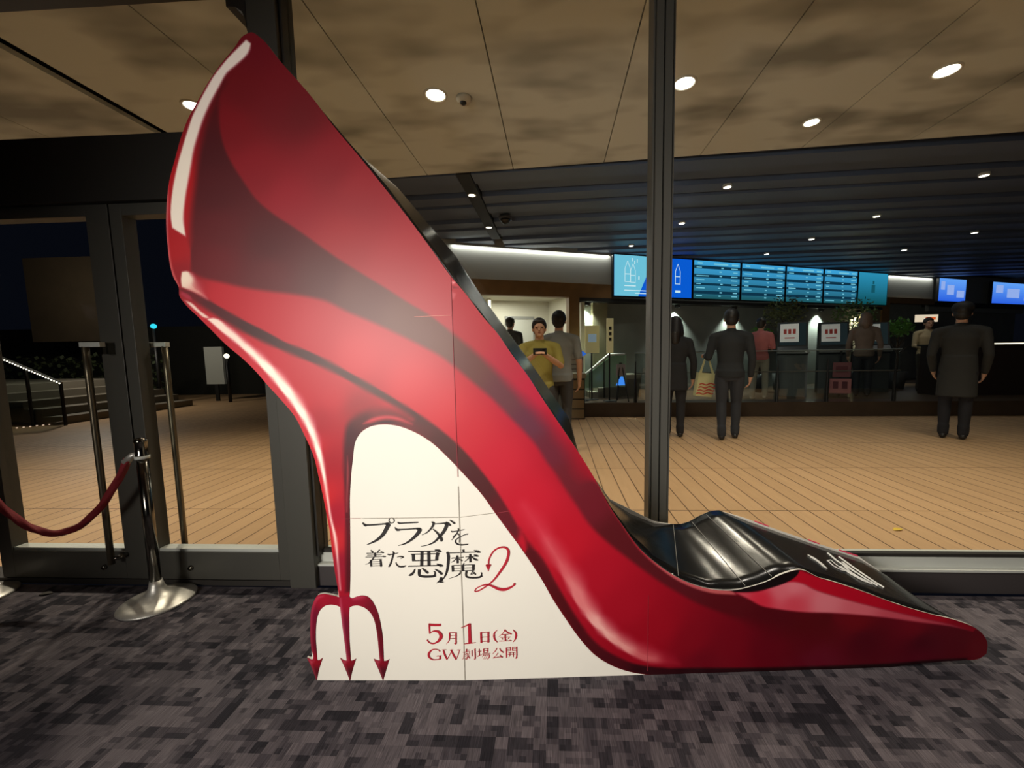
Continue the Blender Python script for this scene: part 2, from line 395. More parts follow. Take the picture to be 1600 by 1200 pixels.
# ------------------------------------------------------------------ the giant shoe standee
# Outlines are in millimetres on the printed board: s along the board from its fold, z up.
SHOE = [[-745,2593],[-729,2600],[-712,2604],[-694,2594],[-609,2496],[-497,2365],[-430,2272],[-338,2159],[-246,2042],[-153,1919],[-68,1800],[-5,1708],[59,1629],[121,1543],[172,1483],[231,1394],[291,1311],[344,1225],[397,1142],[451,1059],[513,962],[572,859],[628,751],[677,676],[754,569],[826,502],[917,438],[1000,400],[1083,380],[1158,377],[1232,392],[1289,409],[1370,446],[1440,461],[1521,424],[1580,405],[1723,353],[1875,292],[2027,242],[2149,207],[2233,169],[2270,135],[2289,98],[2289,50],[2260,28],[2194,23],[2045,16],[1894,3],[1746,-11],[1547,-19],[1320,-21],[1170,-18],[1037,-16],[888,-9],[785,1],[701,20],[617,58],[555,105],[505,164],[432,275],[372,377],[346,429],[267,563],[182,691],[151,737],[94,824],[37,894],[-31,972],[-114,1052],[-183,1093],[-237,1113],[-291,1120],[-347,1113],[-387,1091],[-413,1056],[-429,984],[-442,904],[-453,802],[-456,743],[-464,587],[-475,421],[-479,384],[-525,384],[-527,424],[-534,489],[-541,588],[-545,672],[-553,741],[-563,823],[-577,913],[-588,982],[-625,1086],[-657,1158],[-707,1225],[-757,1285],[-803,1344],[-850,1394],[-914,1452],[-960,1502],[-1017,1564],[-1066,1617],[-1084,1648],[-1083,1678],[-1102,1723],[-1109,1763],[-1111,1826],[-1110,1899],[-1099,1995],[-1080,2080],[-1049,2161],[-1014,2248],[-981,2311],[-938,2372],[-895,2432],[-838,2498],[-781,2554]]
TRI = [[-522,388],[-522,379],[-536,386],[-558,392],[-592,397],[-613,392],[-626,376],[-639,349],[-648,321],[-655,269],[-659,209],[-659,148],[-657,100],[-660,97],[-681,108],[-666,69],[-646,-1],[-633,50],[-612,107],[-627,97],[-637,93],[-637,136],[-637,189],[-632,249],[-622,297],[-608,325],[-588,342],[-565,348],[-539,345],[-522,338],[-521,316],[-518,257],[-514,192],[-510,128],[-509,93],[-520,95],[-537,107],[-522,69],[-500,-2],[-486,50],[-467,103],[-480,96],[-492,92],[-491,128],[-491,192],[-488,257],[-485,316],[-482,336],[-463,343],[-441,343],[-415,332],[-393,310],[-380,280],[-373,240],[-369,192],[-367,136],[-365,93],[-377,96],[-392,102],[-378,67],[-356,-1],[-341,46],[-323,101],[-337,93],[-348,91],[-347,136],[-347,200],[-352,256],[-360,304],[-373,344],[-388,371],[-404,385],[-427,389],[-450,384],[-473,378],[-479,382],[-479,387]]
BOARD = [[-745,2593],[-729,2600],[-712,2604],[-694,2594],[-609,2496],[-497,2365],[-430,2272],[-338,2159],[-246,2042],[-153,1919],[-68,1800],[-5,1708],[59,1629],[121,1543],[172,1483],[231,1394],[291,1311],[344,1225],[397,1142],[451,1059],[513,962],[572,859],[628,751],[677,676],[754,569],[826,502],[917,438],[1000,400],[1083,380],[1158,377],[1232,392],[1289,409],[1370,446],[1440,461],[1521,424],[1580,405],[1723,353],[1875,292],[2027,242],[2149,207],[2233,169],[2270,135],[2289,98],[2289,50],[2260,28],[2194,23],[2045,16],[1894,3],[1746,-11],[1547,-19],[1320,-21],[1170,-18],[1037,-16],[888,-9],[813,-6],[617,-7],[367,-5],[0,0],[-353,-1],[-645,-3],[-666,69],[-681,108],[-660,97],[-659,148],[-659,209],[-655,269],[-648,321],[-639,349],[-626,376],[-613,392],[-592,397],[-558,392],[-536,386],[-522,379],[-525,384],[-527,424],[-534,489],[-541,588],[-545,672],[-553,741],[-563,823],[-577,913],[-588,982],[-625,1086],[-657,1158],[-707,1225],[-757,1285],[-803,1344],[-850,1394],[-914,1452],[-960,1502],[-1017,1564],[-1066,1617],[-1084,1648],[-1083,1678],[-1102,1723],[-1109,1763],[-1111,1826],[-1110,1899],[-1099,1995],[-1080,2080],[-1049,2161],[-1014,2248],[-981,2311],[-938,2372],[-895,2432],[-838,2498],[-781,2554]]
LAYERS = [[None,[0.0],[[-703,2539,120,4,26],[-763,2406,122,2,20],[-824,2271,140,0,22],[-644,2357,125,8,26],[-548,2332,120,16,28],[-739,2105,158,8,32],[-623,1985,176,18,42],[-439,2122,160,24,40],[-346,2026,176,36,48],[-407,1836,190,34,46],[-212,1735,200,40,52],[-65,1634,206,44,56],[81,1482,206,52,64],[205,1354,206,44,70],[305,1223,214,36,72],[402,1104,214,24,56],[497,955,190,24,48],[-995,2041,206,6,22],[-1081,1825,200,10,25],[-1065,1727,170,10,30],[-906,1637,216,22,44],[-733,1559,220,26,48],[-583,1493,222,38,56],[-383,1388,236,54,66],[-182,1283,240,62,72],[-57,1178,238,58,70],[43,1071,232,48,66],[170,962,232,42,66],[298,798,230,34,60],[428,601,218,26,50],[562,457,200,20,46],[699,309,190,16,42],[838,218,178,10,36],[755,162,178,10,36],[978,155,152,8,32],[1146,120,136,6,30],[1314,114,118,4,28],[1481,168,106,4,24],[1737,131,94,2,26],[1995,108,88,0,26],[2167,102,104,6,28],[1703,221,128,8,24],[1961,183,130,4,30],[1450,228,112,6,20],[2240,85,118,10,28],[1036,49,128,6,30],[1544,38,116,14,40],[2000,44,106,12,36],[-746,1394,225,26,50],[-625,1263,222,28,48],[-496,1236,224,40,56],[-395,1182,186,46,54],[-556,1132,200,24,46],[-513,972,196,24,46],[-514,754,196,28,56],[-501,532,176,26,56],[-501,404,190,18,48],[-921,1473,210,6,36],[-826,1370,232,22,50],[-684,1173,240,28,54],[-604,1013,240,30,50],[-564,810,236,40,48],[-542,616,232,50,56]],1.0],[[[-1094,2031],[-1084,2066],[-1090,1995],[-1103,1899],[-1105,1814],[-1099,1747],[-1080,1685],[-1088,1680],[-1104,1725],[-1113,1782],[-1113,1875]],[3.9],[[-1099,1971,222,120,118],[-1100,1715,236,120,112]],0.8],[[[-829,2435],[-856,2377],[-862,2329],[-864,2295],[-863,2260],[-859,2229],[-851,2195],[-829,2142],[-787,2070],[-747,2009],[-676,1946],[-604,1898],[-533,1846],[-448,1783],[-339,1712],[-266,1666],[-155,1593],[-99,1560],[-44,1518],[0,1481],[72,1419],[153,1342],[221,1269],[289,1197],[360,1128],[412,1059],[458,983],[500,907],[572,859],[628,751],[677,676],[754,569],[826,502],[917,435],[1000,396],[1083,373],[1158,359],[1225,333],[1272,305],[1356,285],[1462,266],[1589,259],[1594,159],[1340,185],[1246,223],[1156,256],[1086,285],[1002,322],[918,372],[856,411],[773,474],[691,540],[610,609],[536,687],[488,763],[433,849],[392,917],[367,949],[328,1015],[284,1072],[226,1133],[150,1217],[75,1284],[3,1349],[-49,1390],[-124,1433],[-236,1491],[-334,1538],[-423,1577],[-497,1616],[-548,1630],[-642,1647],[-737,1660],[-828,1676],[-911,1697],[-994,1720],[-1028,1741],[-1028,1741],[-1023,1800],[-1017,1873],[-1003,1969],[-981,2064],[-959,2158],[-931,2239],[-905,2307],[-877,2364]],[26.0,9.1,9.1,9.1,7.8,7.8,7.8,7.8,7.8,7.8,7.8,7.8,7.8,7.8,7.8,7.8,7.8,7.8,7.8,13.0,18.2,23.4,31.2,41.6,52.0,57.2,57.2,67.6,10.4,10.4,10.4,10.4,10.4,10.4,10.4,10.4,10.4,7.8,7.8,7.8,7.8,7.8,88.4,78.0,46.8,20.8,13.0,13.0,13.0,13.0,13.0,13.0,13.0,13.0,13.0,13.0,13.0,13.0,13.0,13.0,13.0,13.0,13.0,13.0,13.0,13.0,13.0,13.0,13.0,13.0,13.0,13.0,13.0,13.0,13.0,13.0,13.0,5.2,5.2,20.8,20.8,20.8,20.8,20.8,20.8,31.2],[[-879,2341,92,0,14],[-905,2203,84,0,16],[-907,2039,92,2,18],[-896,1894,108,6,22],[-919,1773,120,4,24],[-710,1842,96,14,24],[-720,1720,112,22,30],[-516,1716,104,40,38],[-369,1639,118,64,54],[-170,1536,128,80,64],[-47,1434,128,82,66],[52,1356,122,74,66],[202,1225,120,66,74],[303,1119,118,58,78],[380,1011,126,44,62],[457,875,128,38,50],[536,765,126,32,46],[643,624,104,26,34],[779,507,102,26,34],[917,404,104,24,34],[1140,311,102,14,26],[1310,233,96,6,22],[1535,211,100,6,18]],1.0],[[[1439,458],[1521,424],[1580,405],[1723,353],[1875,292],[2027,242],[2149,207],[2233,169],[2219,157],[2219,157],[2131,187],[1977,227],[1827,268],[1675,312],[1584,341],[1499,373],[1456,397],[1372,402]],[5.2],[[1468,426,224,16,48],[1725,331,220,10,46],[2013,235,206,8,42],[2189,176,170,8,38]],1.0],[[[1158,368],[1262,368],[1352,399],[1414,407],[1456,397],[1499,373],[1584,341],[1675,312],[1827,268],[1977,227],[2131,187],[2219,157],[2219,157],[2132,181],[1979,206],[1830,232],[1679,252],[1588,261],[1462,269],[1356,285],[1272,305],[1225,333]],[6.5],[[1167,353,238,92,108],[1278,327,244,52,76],[1360,371,242,122,134],[1414,390,244,136,146],[1418,303,244,84,102],[1558,313,242,134,144],[1700,280,240,116,128],[1872,236,230,92,108],[2102,191,222,86,102],[2213,160,190,40,60]],1.0],[[[1099,384],[1157,380],[1231,395],[1289,413],[1370,448],[1436,462],[1431,444],[1413,424],[1372,402],[1318,384],[1260,371],[1194,367],[1138,372]],[3.9],[[1248,386,24,14,16]],1.0],[[[675,678],[754,573],[826,506],[917,441],[1000,403],[1099,381],[1152,371],[1166,356],[1056,368],[917,425],[826,492],[754,559]],[5.2],[[711,622,186,50,64],[917,432,226,112,114],[1138,369,228,118,116]],0.9],[[[319,570],[405,414],[473,287],[526,203],[588,135],[659,88],[730,55],[826,35],[1036,25],[1318,17],[1545,16],[1744,17],[1893,19],[2044,29],[2202,32],[2204,7],[1747,-26],[1170,-31],[889,-21],[785,1],[701,20],[617,58],[555,105],[505,164],[432,275],[372,377],[346,429],[267,563],[284,605]],[10.4,10.4,10.4,10.4,10.4,10.4,9.1,9.1,9.1,9.1,9.1,9.1,9.1,9.1,9.1,5.2,5.2,5.2,5.2,5.2,5.2,5.2,5.2,5.2,5.2,5.2,5.2,5.2,20.8],[[333,491,110,26,36],[426,332,104,18,26],[521,169,90,16,26],[645,62,84,14,26],[784,21,54,8,18],[1037,4,46,8,16],[1319,-5,38,6,12],[1603,-3,34,6,10],[1888,6,26,4,8],[2116,22,40,4,14]],1.0],[[[266,771],[335,618],[422,461],[478,343],[543,246],[625,160],[700,105],[767,67],[847,49],[924,47],[887,75],[783,120],[700,166],[625,233],[555,331],[489,462],[415,574],[336,701]],[52.0,26.0,7.8,5.2,5.2,5.2,5.2,7.8,13.0,26.0,46.8,46.8,41.6,41.6,41.6,46.8,52.0,57.2],[[296,715,240,70,90],[401,518,236,104,112],[481,373,238,136,136],[589,211,244,182,172],[672,141,240,164,156],[784,84,226,108,112],[896,54,190,40,60]],0.97],[[[-1081,1676],[-1027,1662],[-935,1607],[-824,1541],[-740,1496],[-676,1459],[-575,1417],[-425,1334],[-312,1267],[-237,1219],[-164,1171],[-73,1103],[3,1035],[78,946],[154,839],[211,740],[237,689],[248,667],[230,606],[267,563],[182,691],[151,737],[94,824],[37,894],[-31,972],[-114,1052],[-183,1093],[-237,1113],[-255,1117],[-294,1126],[-297,1155],[-215,1140],[-176,1140],[-238,1188],[-352,1256],[-502,1343],[-653,1411],[-754,1457],[-865,1516],[-975,1589],[-1037,1632],[-1072,1657]],[3.9,3.9,3.9,3.9,3.9,3.9,3.9,3.9,3.9,3.9,3.9,7.8,7.8,7.8,7.8,7.8,7.8,20.8,20.8,3.9,3.9,3.9,3.9,3.9,3.9,3.9,3.9,3.9,7.8,7.8,36.4,31.2,20.8,15.6,15.6,15.6,15.6,15.6,15.6,15.6,15.6,15.6],[[-1059,1660,120,4,24],[-937,1587,92,6,22],[-789,1497,74,16,20],[-615,1410,82,26,26],[-464,1333,92,44,38],[-313,1254,98,56,48],[-162,1153,94,54,50],[-190,1114,128,50,52],[-37,1020,96,52,48],[89,870,96,44,46],[191,732,116,34,44]],1.0],[[[263,650],[333,520],[418,381],[466,296],[521,213],[493,214],[436,294],[378,391],[306,506]],[13.0],[[320,506,96,20,28],[480,244,84,16,24]],0.6],[[[-330,1181],[-396,1161],[-438,1130],[-461,1051],[-470,944],[-473,809],[-482,616],[-495,404],[-471,404],[-450,754],[-438,904],[-425,984],[-410,1056],[-385,1093],[-344,1116],[-294,1123],[-229,1114],[-191,1096],[-188,1153],[-252,1180]],[31.2,23.4,18.2,15.6,15.6,13.0,13.0,13.0,2.6,2.6,2.6,2.6,2.6,2.6,2.6,2.6,2.6,20.8,20.8,20.8],[[-397,1143,104,46,46],[-433,1077,78,34,42],[-447,971,92,26,38],[-466,754,104,24,38],[-480,475,96,18,32],[-292,1155,140,58,58],[-215,1140,140,52,54]],0.95],[[[-378,1124],[-350,1142],[-318,1152],[-279,1156],[-235,1149],[-177,1119],[-236,1137],[-280,1144],[-314,1139],[-346,1129]],[7.8],[[-279,1149,232,84,92]],1.0],[[[-368,1108],[-333,1126],[-288,1135],[-228,1128],[-183,1101],[-237,1117],[-291,1124],[-341,1116]],[5.2],[[-294,1128,74,44,54],[-216,1117,120,48,54]],1.0],[[[-451,992],[-450,931],[-459,836],[-466,754],[-470,754],[-462,863]],[5.2],[[-457,890,206,92,92]],0.8],[[[-1039,1602],[-967,1543],[-912,1494],[-847,1429],[-775,1351],[-704,1259],[-648,1172],[-606,1093],[-587,1026],[-563,913],[-548,804],[-539,616],[-527,424],[-521,389],[-529,390],[-543,560],[-557,755],[-584,946],[-629,1069],[-665,1146],[-718,1218],[-808,1331],[-924,1448]],[7.8],[[-945,1499,222,10,40],[-730,1265,236,24,52],[-614,1053,240,30,50],[-564,810,236,40,50],[-536,532,222,44,56]],0.9],[[[-736,2579],[-719,2565],[-724,2545],[-779,2493],[-819,2464],[-852,2418],[-891,2361],[-926,2300],[-955,2235],[-970,2198],[-993,2117],[-1021,2022],[-1037,1940],[-1036,1874],[-1061,1891],[-1086,1908],[-1088,1948],[-1073,2038],[-1039,2147],[-1004,2232],[-966,2315],[-926,2379],[-871,2455],[-814,2514]],[3.9,3.9,7.8,7.8,7.8,7.8,9.1,9.1,9.1,9.1,9.1,7.8,7.8,5.2,3.9,3.9,3.9,3.9,3.9,3.9,3.9,3.9,3.9,3.9],[[-777,2519,232,216,206],[-1053,1970,240,226,210]],1.0],[[[-1065,1740],[-1042,1741],[-1024,1728],[-1005,1684],[-971,1631],[-1023,1659],[-1071,1681],[-1072,1707]],[3.9,3.9,15.6,36.4,10.4,5.2,3.9,3.9],[[-1054,1714,240,220,198],[-1003,1656,232,150,140]],1.0],[[[-1065,1630],[-1037,1617],[-1009,1589],[-970,1559],[-986,1558],[-1020,1584]],[3.9],[[-1019,1589,240,206,190]],1.0],[[[-1074,1665],[-1040,1644],[-1034,1629],[-1054,1635],[-1078,1652]],[5.2],[[-1056,1642,206,60,86]],0.8],[[[-982,1555],[-955,1558],[-889,1516],[-831,1462],[-771,1405],[-692,1319],[-628,1224],[-587,1137],[-567,1068],[-550,961],[-542,844],[-533,728],[-518,644],[-516,532],[-514,412],[-519,412],[-524,560],[-533,672],[-541,728],[-548,803],[-561,913],[-579,1002],[-605,1093],[-647,1178],[-704,1264],[-775,1355],[-847,1433],[-925,1501]],[3.9,5.2,15.6,18.2,23.4,26.0,28.6,26.0,20.8,13.0,10.4,7.8,7.8,7.8,7.8,5.2,5.2,5.2,5.2,5.2,5.2,5.2,5.2,5.2,5.2,5.2,5.2,5.2],[[-942,1530,246,220,204],[-702,1290,255,244,224],[-588,1053,255,244,226],[-541,755,255,226,214],[-518,475,246,190,186]],1.0],[[[-2,1696],[41,1652],[-1,1655]],[3.9],[[12,1677,220,60,72]],1.0],[[[3,1682],[22,1679],[5,1672]],[3.9],[[12,1679,250,170,170]],1.0],[[[2,1665],[34,1657],[7,1656]],[3.9],[[12,1662,140,20,34]],1.0],[[[-1,1645],[18,1635],[8,1613],[0,1615]],[5.2],[[8,1632,238,150,150]],0.5]]  # closing layers paint glints of the wrinkled fold into the print colour
TLAYERS = [[None,[0.0],[[-590,376,190,20,52],[-637,289,130,14,52],[-646,168,120,18,44],[-545,368,176,18,50],[-500,360,186,20,56],[-499,249,130,20,52],[-499,128,124,18,44],[-439,368,172,20,54],[-385,328,134,20,44],[-359,248,110,22,34],[-356,128,116,18,40],[-648,83,190,14,40],[-641,46,90,22,34],[-504,83,190,14,44],[-496,46,76,24,30],[-358,83,180,14,44],[-351,46,80,22,34]],1.0],[[[-589,388],[-616,372],[-634,341],[-644,305],[-651,249],[-654,189],[-653,128],[-651,93],[-656,99],[-657,148],[-658,209],[-653,269],[-647,317],[-635,353],[-617,384]],[10.4],[[-641,289,226,90,112]],0.8],[[[-518,376],[-515,328],[-512,257],[-508,192],[-505,128],[-503,95],[-509,95],[-512,136],[-516,192],[-520,257],[-521,320]],[10.4],[[-514,249,230,120,140]],0.85],[[[-441,342],[-415,328],[-394,304],[-380,272],[-373,232],[-368,184],[-365,136],[-361,95],[-365,95],[-369,136],[-371,192],[-375,240],[-384,280],[-397,308],[-417,330]],[10.4],[[-378,248,226,110,120]],0.85],[[[-469,380],[-446,383],[-423,387],[-416,381],[-443,374],[-462,372]],[15.6],[[-446,379,232,110,132]],0.7],[[[-675,103],[-664,73],[-647,11],[-656,52],[-662,77],[-655,87]],[10.4],[[-662,75,222,110,124]],0.8],[[[-530,102],[-519,73],[-501,11],[-511,52],[-517,77],[-510,87]],[10.4],[[-517,75,222,110,124]],0.8],[[[-387,102],[-375,73],[-357,11],[-367,52],[-373,77],[-367,87]],[10.4],[[-373,75,222,110,124]],0.8]]
INSOLE = [[[-1.11,1.547,2.593],[-1.416,1.99,2.879]],[[-0.919,1.552,2.388],[-1.19,1.997,2.651]],[[-0.772,1.557,2.208],[-0.983,2.005,2.417]],[[-0.645,1.56,2.052],[-0.763,2.014,2.221]],[[-0.458,1.565,1.792],[-0.489,2.024,1.889]],[[-0.359,1.57,1.649],[-0.37,2.03,1.698]],[[-0.187,1.581,1.417],[-0.127,2.046,1.355]],[[-0.014,1.593,1.156],[0.075,2.059,1.051]],[[0.096,1.6,0.988],[0.128,2.063,0.844]],[[0.226,1.609,0.754],[0.287,2.073,0.603]],[[0.309,1.615,0.627],[0.398,2.081,0.53]],[[0.405,1.621,0.521],[0.526,2.089,0.475]],[[0.515,1.628,0.441],[0.63,2.096,0.467]],[[0.653,1.638,0.387],[0.672,2.099,0.467]],[[0.791,1.647,0.383],[0.714,2.103,0.478]],[[0.873,1.652,0.404],[0.765,2.107,0.507]],[[0.954,1.658,0.44],[0.824,2.111,0.533]],[[1.036,1.663,0.459],[0.879,2.115,0.538]],[[1.118,1.669,0.424],[1.006,2.123,0.485]],[[1.205,1.675,0.394],[1.202,2.135,0.409]],[[1.319,1.682,0.353],[1.434,2.15,0.323]],[[1.469,1.692,0.292],[1.646,2.143,0.255]],[[1.579,1.7,0.256],[1.713,2.048,0.217]],[[1.666,1.705,0.23],[1.725,1.929,0.201]],[[1.744,1.711,0.207],[1.743,1.811,0.195]],[[1.798,1.714,0.185],[1.787,1.744,0.175]]]
SCRIPT = [[[1.4212,2.0611,0.3258],[1.4103,1.9857,0.3282],[1.4181,1.943,0.3251],[1.4051,1.8905,0.3285]],[[1.4746,2.0547,0.3086],[1.4751,1.9699,0.3072],[1.4833,1.8976,0.3025],[1.5031,1.853,0.2908],[1.5215,1.8278,0.2812]],[[1.4429,1.9867,0.3178],[1.4395,1.9043,0.3177],[1.4573,1.8478,0.3092],[1.4853,1.8193,0.2954]],[[1.3786,1.9089,0.3372],[1.3822,1.8508,0.3352],[1.4102,1.8093,0.3256],[1.4549,1.8142,0.3075]],[[1.3949,1.8848,0.3317],[1.4095,1.8395,0.3263],[1.4415,1.8195,0.3135]],[[1.334,1.9316,0.3537],[1.3661,1.9582,0.3428],[1.3613,1.915,0.3435],[1.3675,1.8803,0.3404],[1.39,1.8739,0.3331],[1.3466,1.8592,0.3474],[1.3246,1.8751,0.3557],[1.3305,1.9265,0.3549]],[[1.4287,1.9491,0.3218],[1.4395,1.8879,0.3174]],[[1.2212,1.908,0.395],[1.243,1.894,0.3865],[1.2508,1.8548,0.3824],[1.2429,1.8073,0.3839]],[[1.2236,1.8924,0.3936],[1.2411,1.8676,0.3863],[1.2397,1.8156,0.3853]]]
TITLE = [[[-405,709,2.5],[-396,699,8.3],[-389,696,8.3]],[[-396,698,6.6],[-358,699,5.8],[-312,703,5.8],[-297,703,8.3]],[[-312,703,5.8],[-298,700,14.9],[-307,681,14.1],[-323,656,12.4],[-348,634,9.1],[-373,621,6.2],[-391,614,2.1]],[[-258,711,1.7],[-251,705,6.6],[-227,706,5.0],[-179,708,5.0],[-173,707,2.5]],[[-271,688,1.7],[-262,677,8.3],[-250,677,7.5]],[[-262,677,5.8],[-219,679,5.0],[-176,682,5.8],[-164,679,7.5]],[[-180,681,6.6],[-167,676,14.1],[-181,655,12.4],[-204,634,9.1],[-231,617,5.8],[-260,609,2.1]],[[-117,710,2.5],[-109,705,9.1],[-112,693,7.5],[-124,677,5.8],[-140,663,3.7],[-159,654,2.1]],[[-109,701,3.3],[-84,702,4.1],[-62,704,5.8],[-50,701,8.3]],[[-62,703,6.6],[-54,698,13.3],[-63,675,11.6],[-82,650,9.9],[-109,623,6.6],[-138,610,3.7],[-165,605,1.7]],[[-113,680,2.1],[-98,666,5.8],[-84,648,9.1],[-78,634,10.8],[-80,625,5.8]],[[-57,710,2.1],[-48,704,5.0],[-41,696,7.5],[-38,692,3.3]],[[-41,717,2.1],[-32,711,5.0],[-23,704,7.5],[-20,700,3.3]],[[-37,671,2.1],[-31,667,5.0],[-11,670,3.3],[10,674,3.3],[18,676,1.7]],[[-8,682,2.1],[-6,674,5.0],[-14,659,4.1],[-26,643,3.3],[-36,631,1.7]],[[-32,643,1.7],[-19,654,3.3],[-8,657,4.1],[-3,651,4.1],[-2,634,4.6],[-4,620,2.5]],[[32,656,5.0],[22,654,3.3],[1,645,3.3],[-17,633,4.1],[-20,623,5.0],[-13,614,5.0],[4,610,5.8],[25,611,5.0],[32,612,2.1]],[[-377,590,2.1],[-370,581,5.8],[-368,578,2.5]],[[-340,591,5.0],[-349,580,2.5],[-351,576,1.2]],[[-396,576,2.1],[-325,578,2.1]],[[-336,584,1.2],[-328,579,5.0],[-322,577,2.1]],[[-393,568,2.1],[-333,569,2.1]],[[-401,559,2.1],[-319,561,2.1]],[[-329,564,1.2],[-322,561,5.0],[-315,560,2.1]],[[-360,577,6.2],[-360,560,6.6]],[[-366,558,5.0],[-375,545,4.1],[-389,532,2.9],[-403,527,1.2]],[[-380,546,6.2],[-379,517,6.2]],[[-338,549,6.2],[-337,517,7.5]],[[-379,547,2.1],[-333,549,2.1]],[[-378,538,1.7],[-339,539,1.7]],[[-379,529,1.7],[-339,530,1.7]],[[-379,520,1.7],[-339,521,1.7]],[[-308,572,2.5],[-299,569,4.6],[-277,573,3.7],[-263,577,2.1]],[[-287,583,2.1],[-281,576,5.8],[-288,554,5.4],[-296,531,5.8],[-303,518,5.0],[-306,517,1.7]],[[-267,559,2.5],[-256,561,4.1],[-245,559,5.4],[-242,556,2.5],[-253,552,1.7]],[[-274,536,2.1],[-271,526,3.7],[-260,517,5.4],[-242,517,6.6],[-233,521,3.3]],[[-220,582,3.7],[-84,584,3.7]],[[-108,590,1.7],[-92,585,10.8],[-81,580,2.9]],[[-199,572,10.8],[-199,540,10.8]],[[-209,570,3.7],[-96,572,3.7]],[[-95,577,12.4],[-100,560,10.8],[-102,543,10.8]],[[-200,542,3.7],[-99,544,3.7]],[[-162,583,10.8],[-166,521,10.8]],[[-134,582,10.8],[-135,521,10.8]],[[-223,518,4.1],[-77,521,3.7]],[[-103,528,1.7],[-87,521,10.8],[-76,518,2.9]],[[-195,506,3.3],[-201,492,7.5],[-212,481,9.9],[-222,478,3.3]],[[-176,504,10.8],[-178,485,9.9],[-175,476,8.3],[-154,472,8.3],[-121,473,8.3],[-110,477,9.1]],[[-113,475,8.3],[-111,491,4.1],[-117,495,1.7]],[[-165,509,2.5],[-153,499,7.5],[-143,489,9.1],[-142,485,3.3]],[[-111,505,2.5],[-94,494,7.5],[-84,484,9.9],[-83,480,3.3]],[[11,590,6.6],[12,576,6.6]],[[-52,575,3.3],[78,577,3.3]],[[55,585,1.7],[70,579,9.9],[83,575,2.5]],[[-57,580,6.6],[-52,562,10.8],[-55,525,9.9],[-61,494,7.5],[-71,471,5.0],[-82,458,2.5]],[[-64,480,3.3],[-78,462,3.7],[-85,455,3.7]],[[-106,443,0.8],[-89,455,10.8],[-84,462,16.6],[-79,465,1.7]],[[-76,447,1.2],[-89,449,7.5],[-95,452,5.0]],[[-40,552,2.9],[11,556,2.9]],[[-15,564,7.5],[-14,530,7.5]],[[-20,550,4.1],[-31,539,3.3],[-43,534,1.7]],[[-9,550,2.5],[2,542,5.8],[6,540,2.5]],[[19,557,2.9],[71,560,2.9]],[[54,566,1.7],[65,561,7.5],[74,558,2.1]],[[39,569,7.5],[39,533,7.5]],[[36,556,4.1],[25,544,3.3],[14,536,1.7]],[[45,556,2.5],[60,545,7.5],[71,541,3.3]],[[12,530,4.1],[6,520,2.5]],[[-36,521,8.3],[-35,493,8.3]],[[-36,520,2.5],[55,522,2.5]],[[51,522,10.8],[50,496,8.3]],[[7,520,7.5],[7,495,7.5]],[[-37,508,2.1],[50,509,2.1]],[[-37,496,2.5],[50,497,2.5]],[[-2,495,6.6],[-7,484,5.8],[-23,473,3.3],[-54,463,1.2]],[[22,496,8.3],[19,479,7.5],[24,469,6.6],[47,465,6.2],[75,467,7.5],[86,474,8.3]],[[82,472,6.6],[84,484,3.3],[80,487,1.2]],[[48,494,4.1],[39,482,2.5]],[[38,480,2.5],[54,483,3.3]],[[50,491,2.5],[57,482,5.0],[59,476,2.1]]]
TWO = [[[115,522,4.1],[115,536,5.4],[123,558,5.4],[139,581,5.8],[163,594,6.6],[185,594,7.5],[198,581,9.1],[198,561,9.9],[188,529,9.9],[165,493,9.1],[138,457,6.6],[114,435,5.8],[85,415,5.8],[62,404,5.0],[54,407,4.1],[61,418,4.1],[83,429,4.6],[107,433,5.8],[129,425,8.3],[152,413,10.8],[176,409,11.6],[198,415,9.1],[215,425,6.6],[222,432,7.5],[216,435,3.3]],[[102,519,1.2],[108,517,8.3],[115,518,4.1]],[[125,520,1.2],[120,517,7.5],[114,518,4.1]],[[113,522,18.2],[113,513,15.7],[113,502,6.6],[112,491,0.8]]]
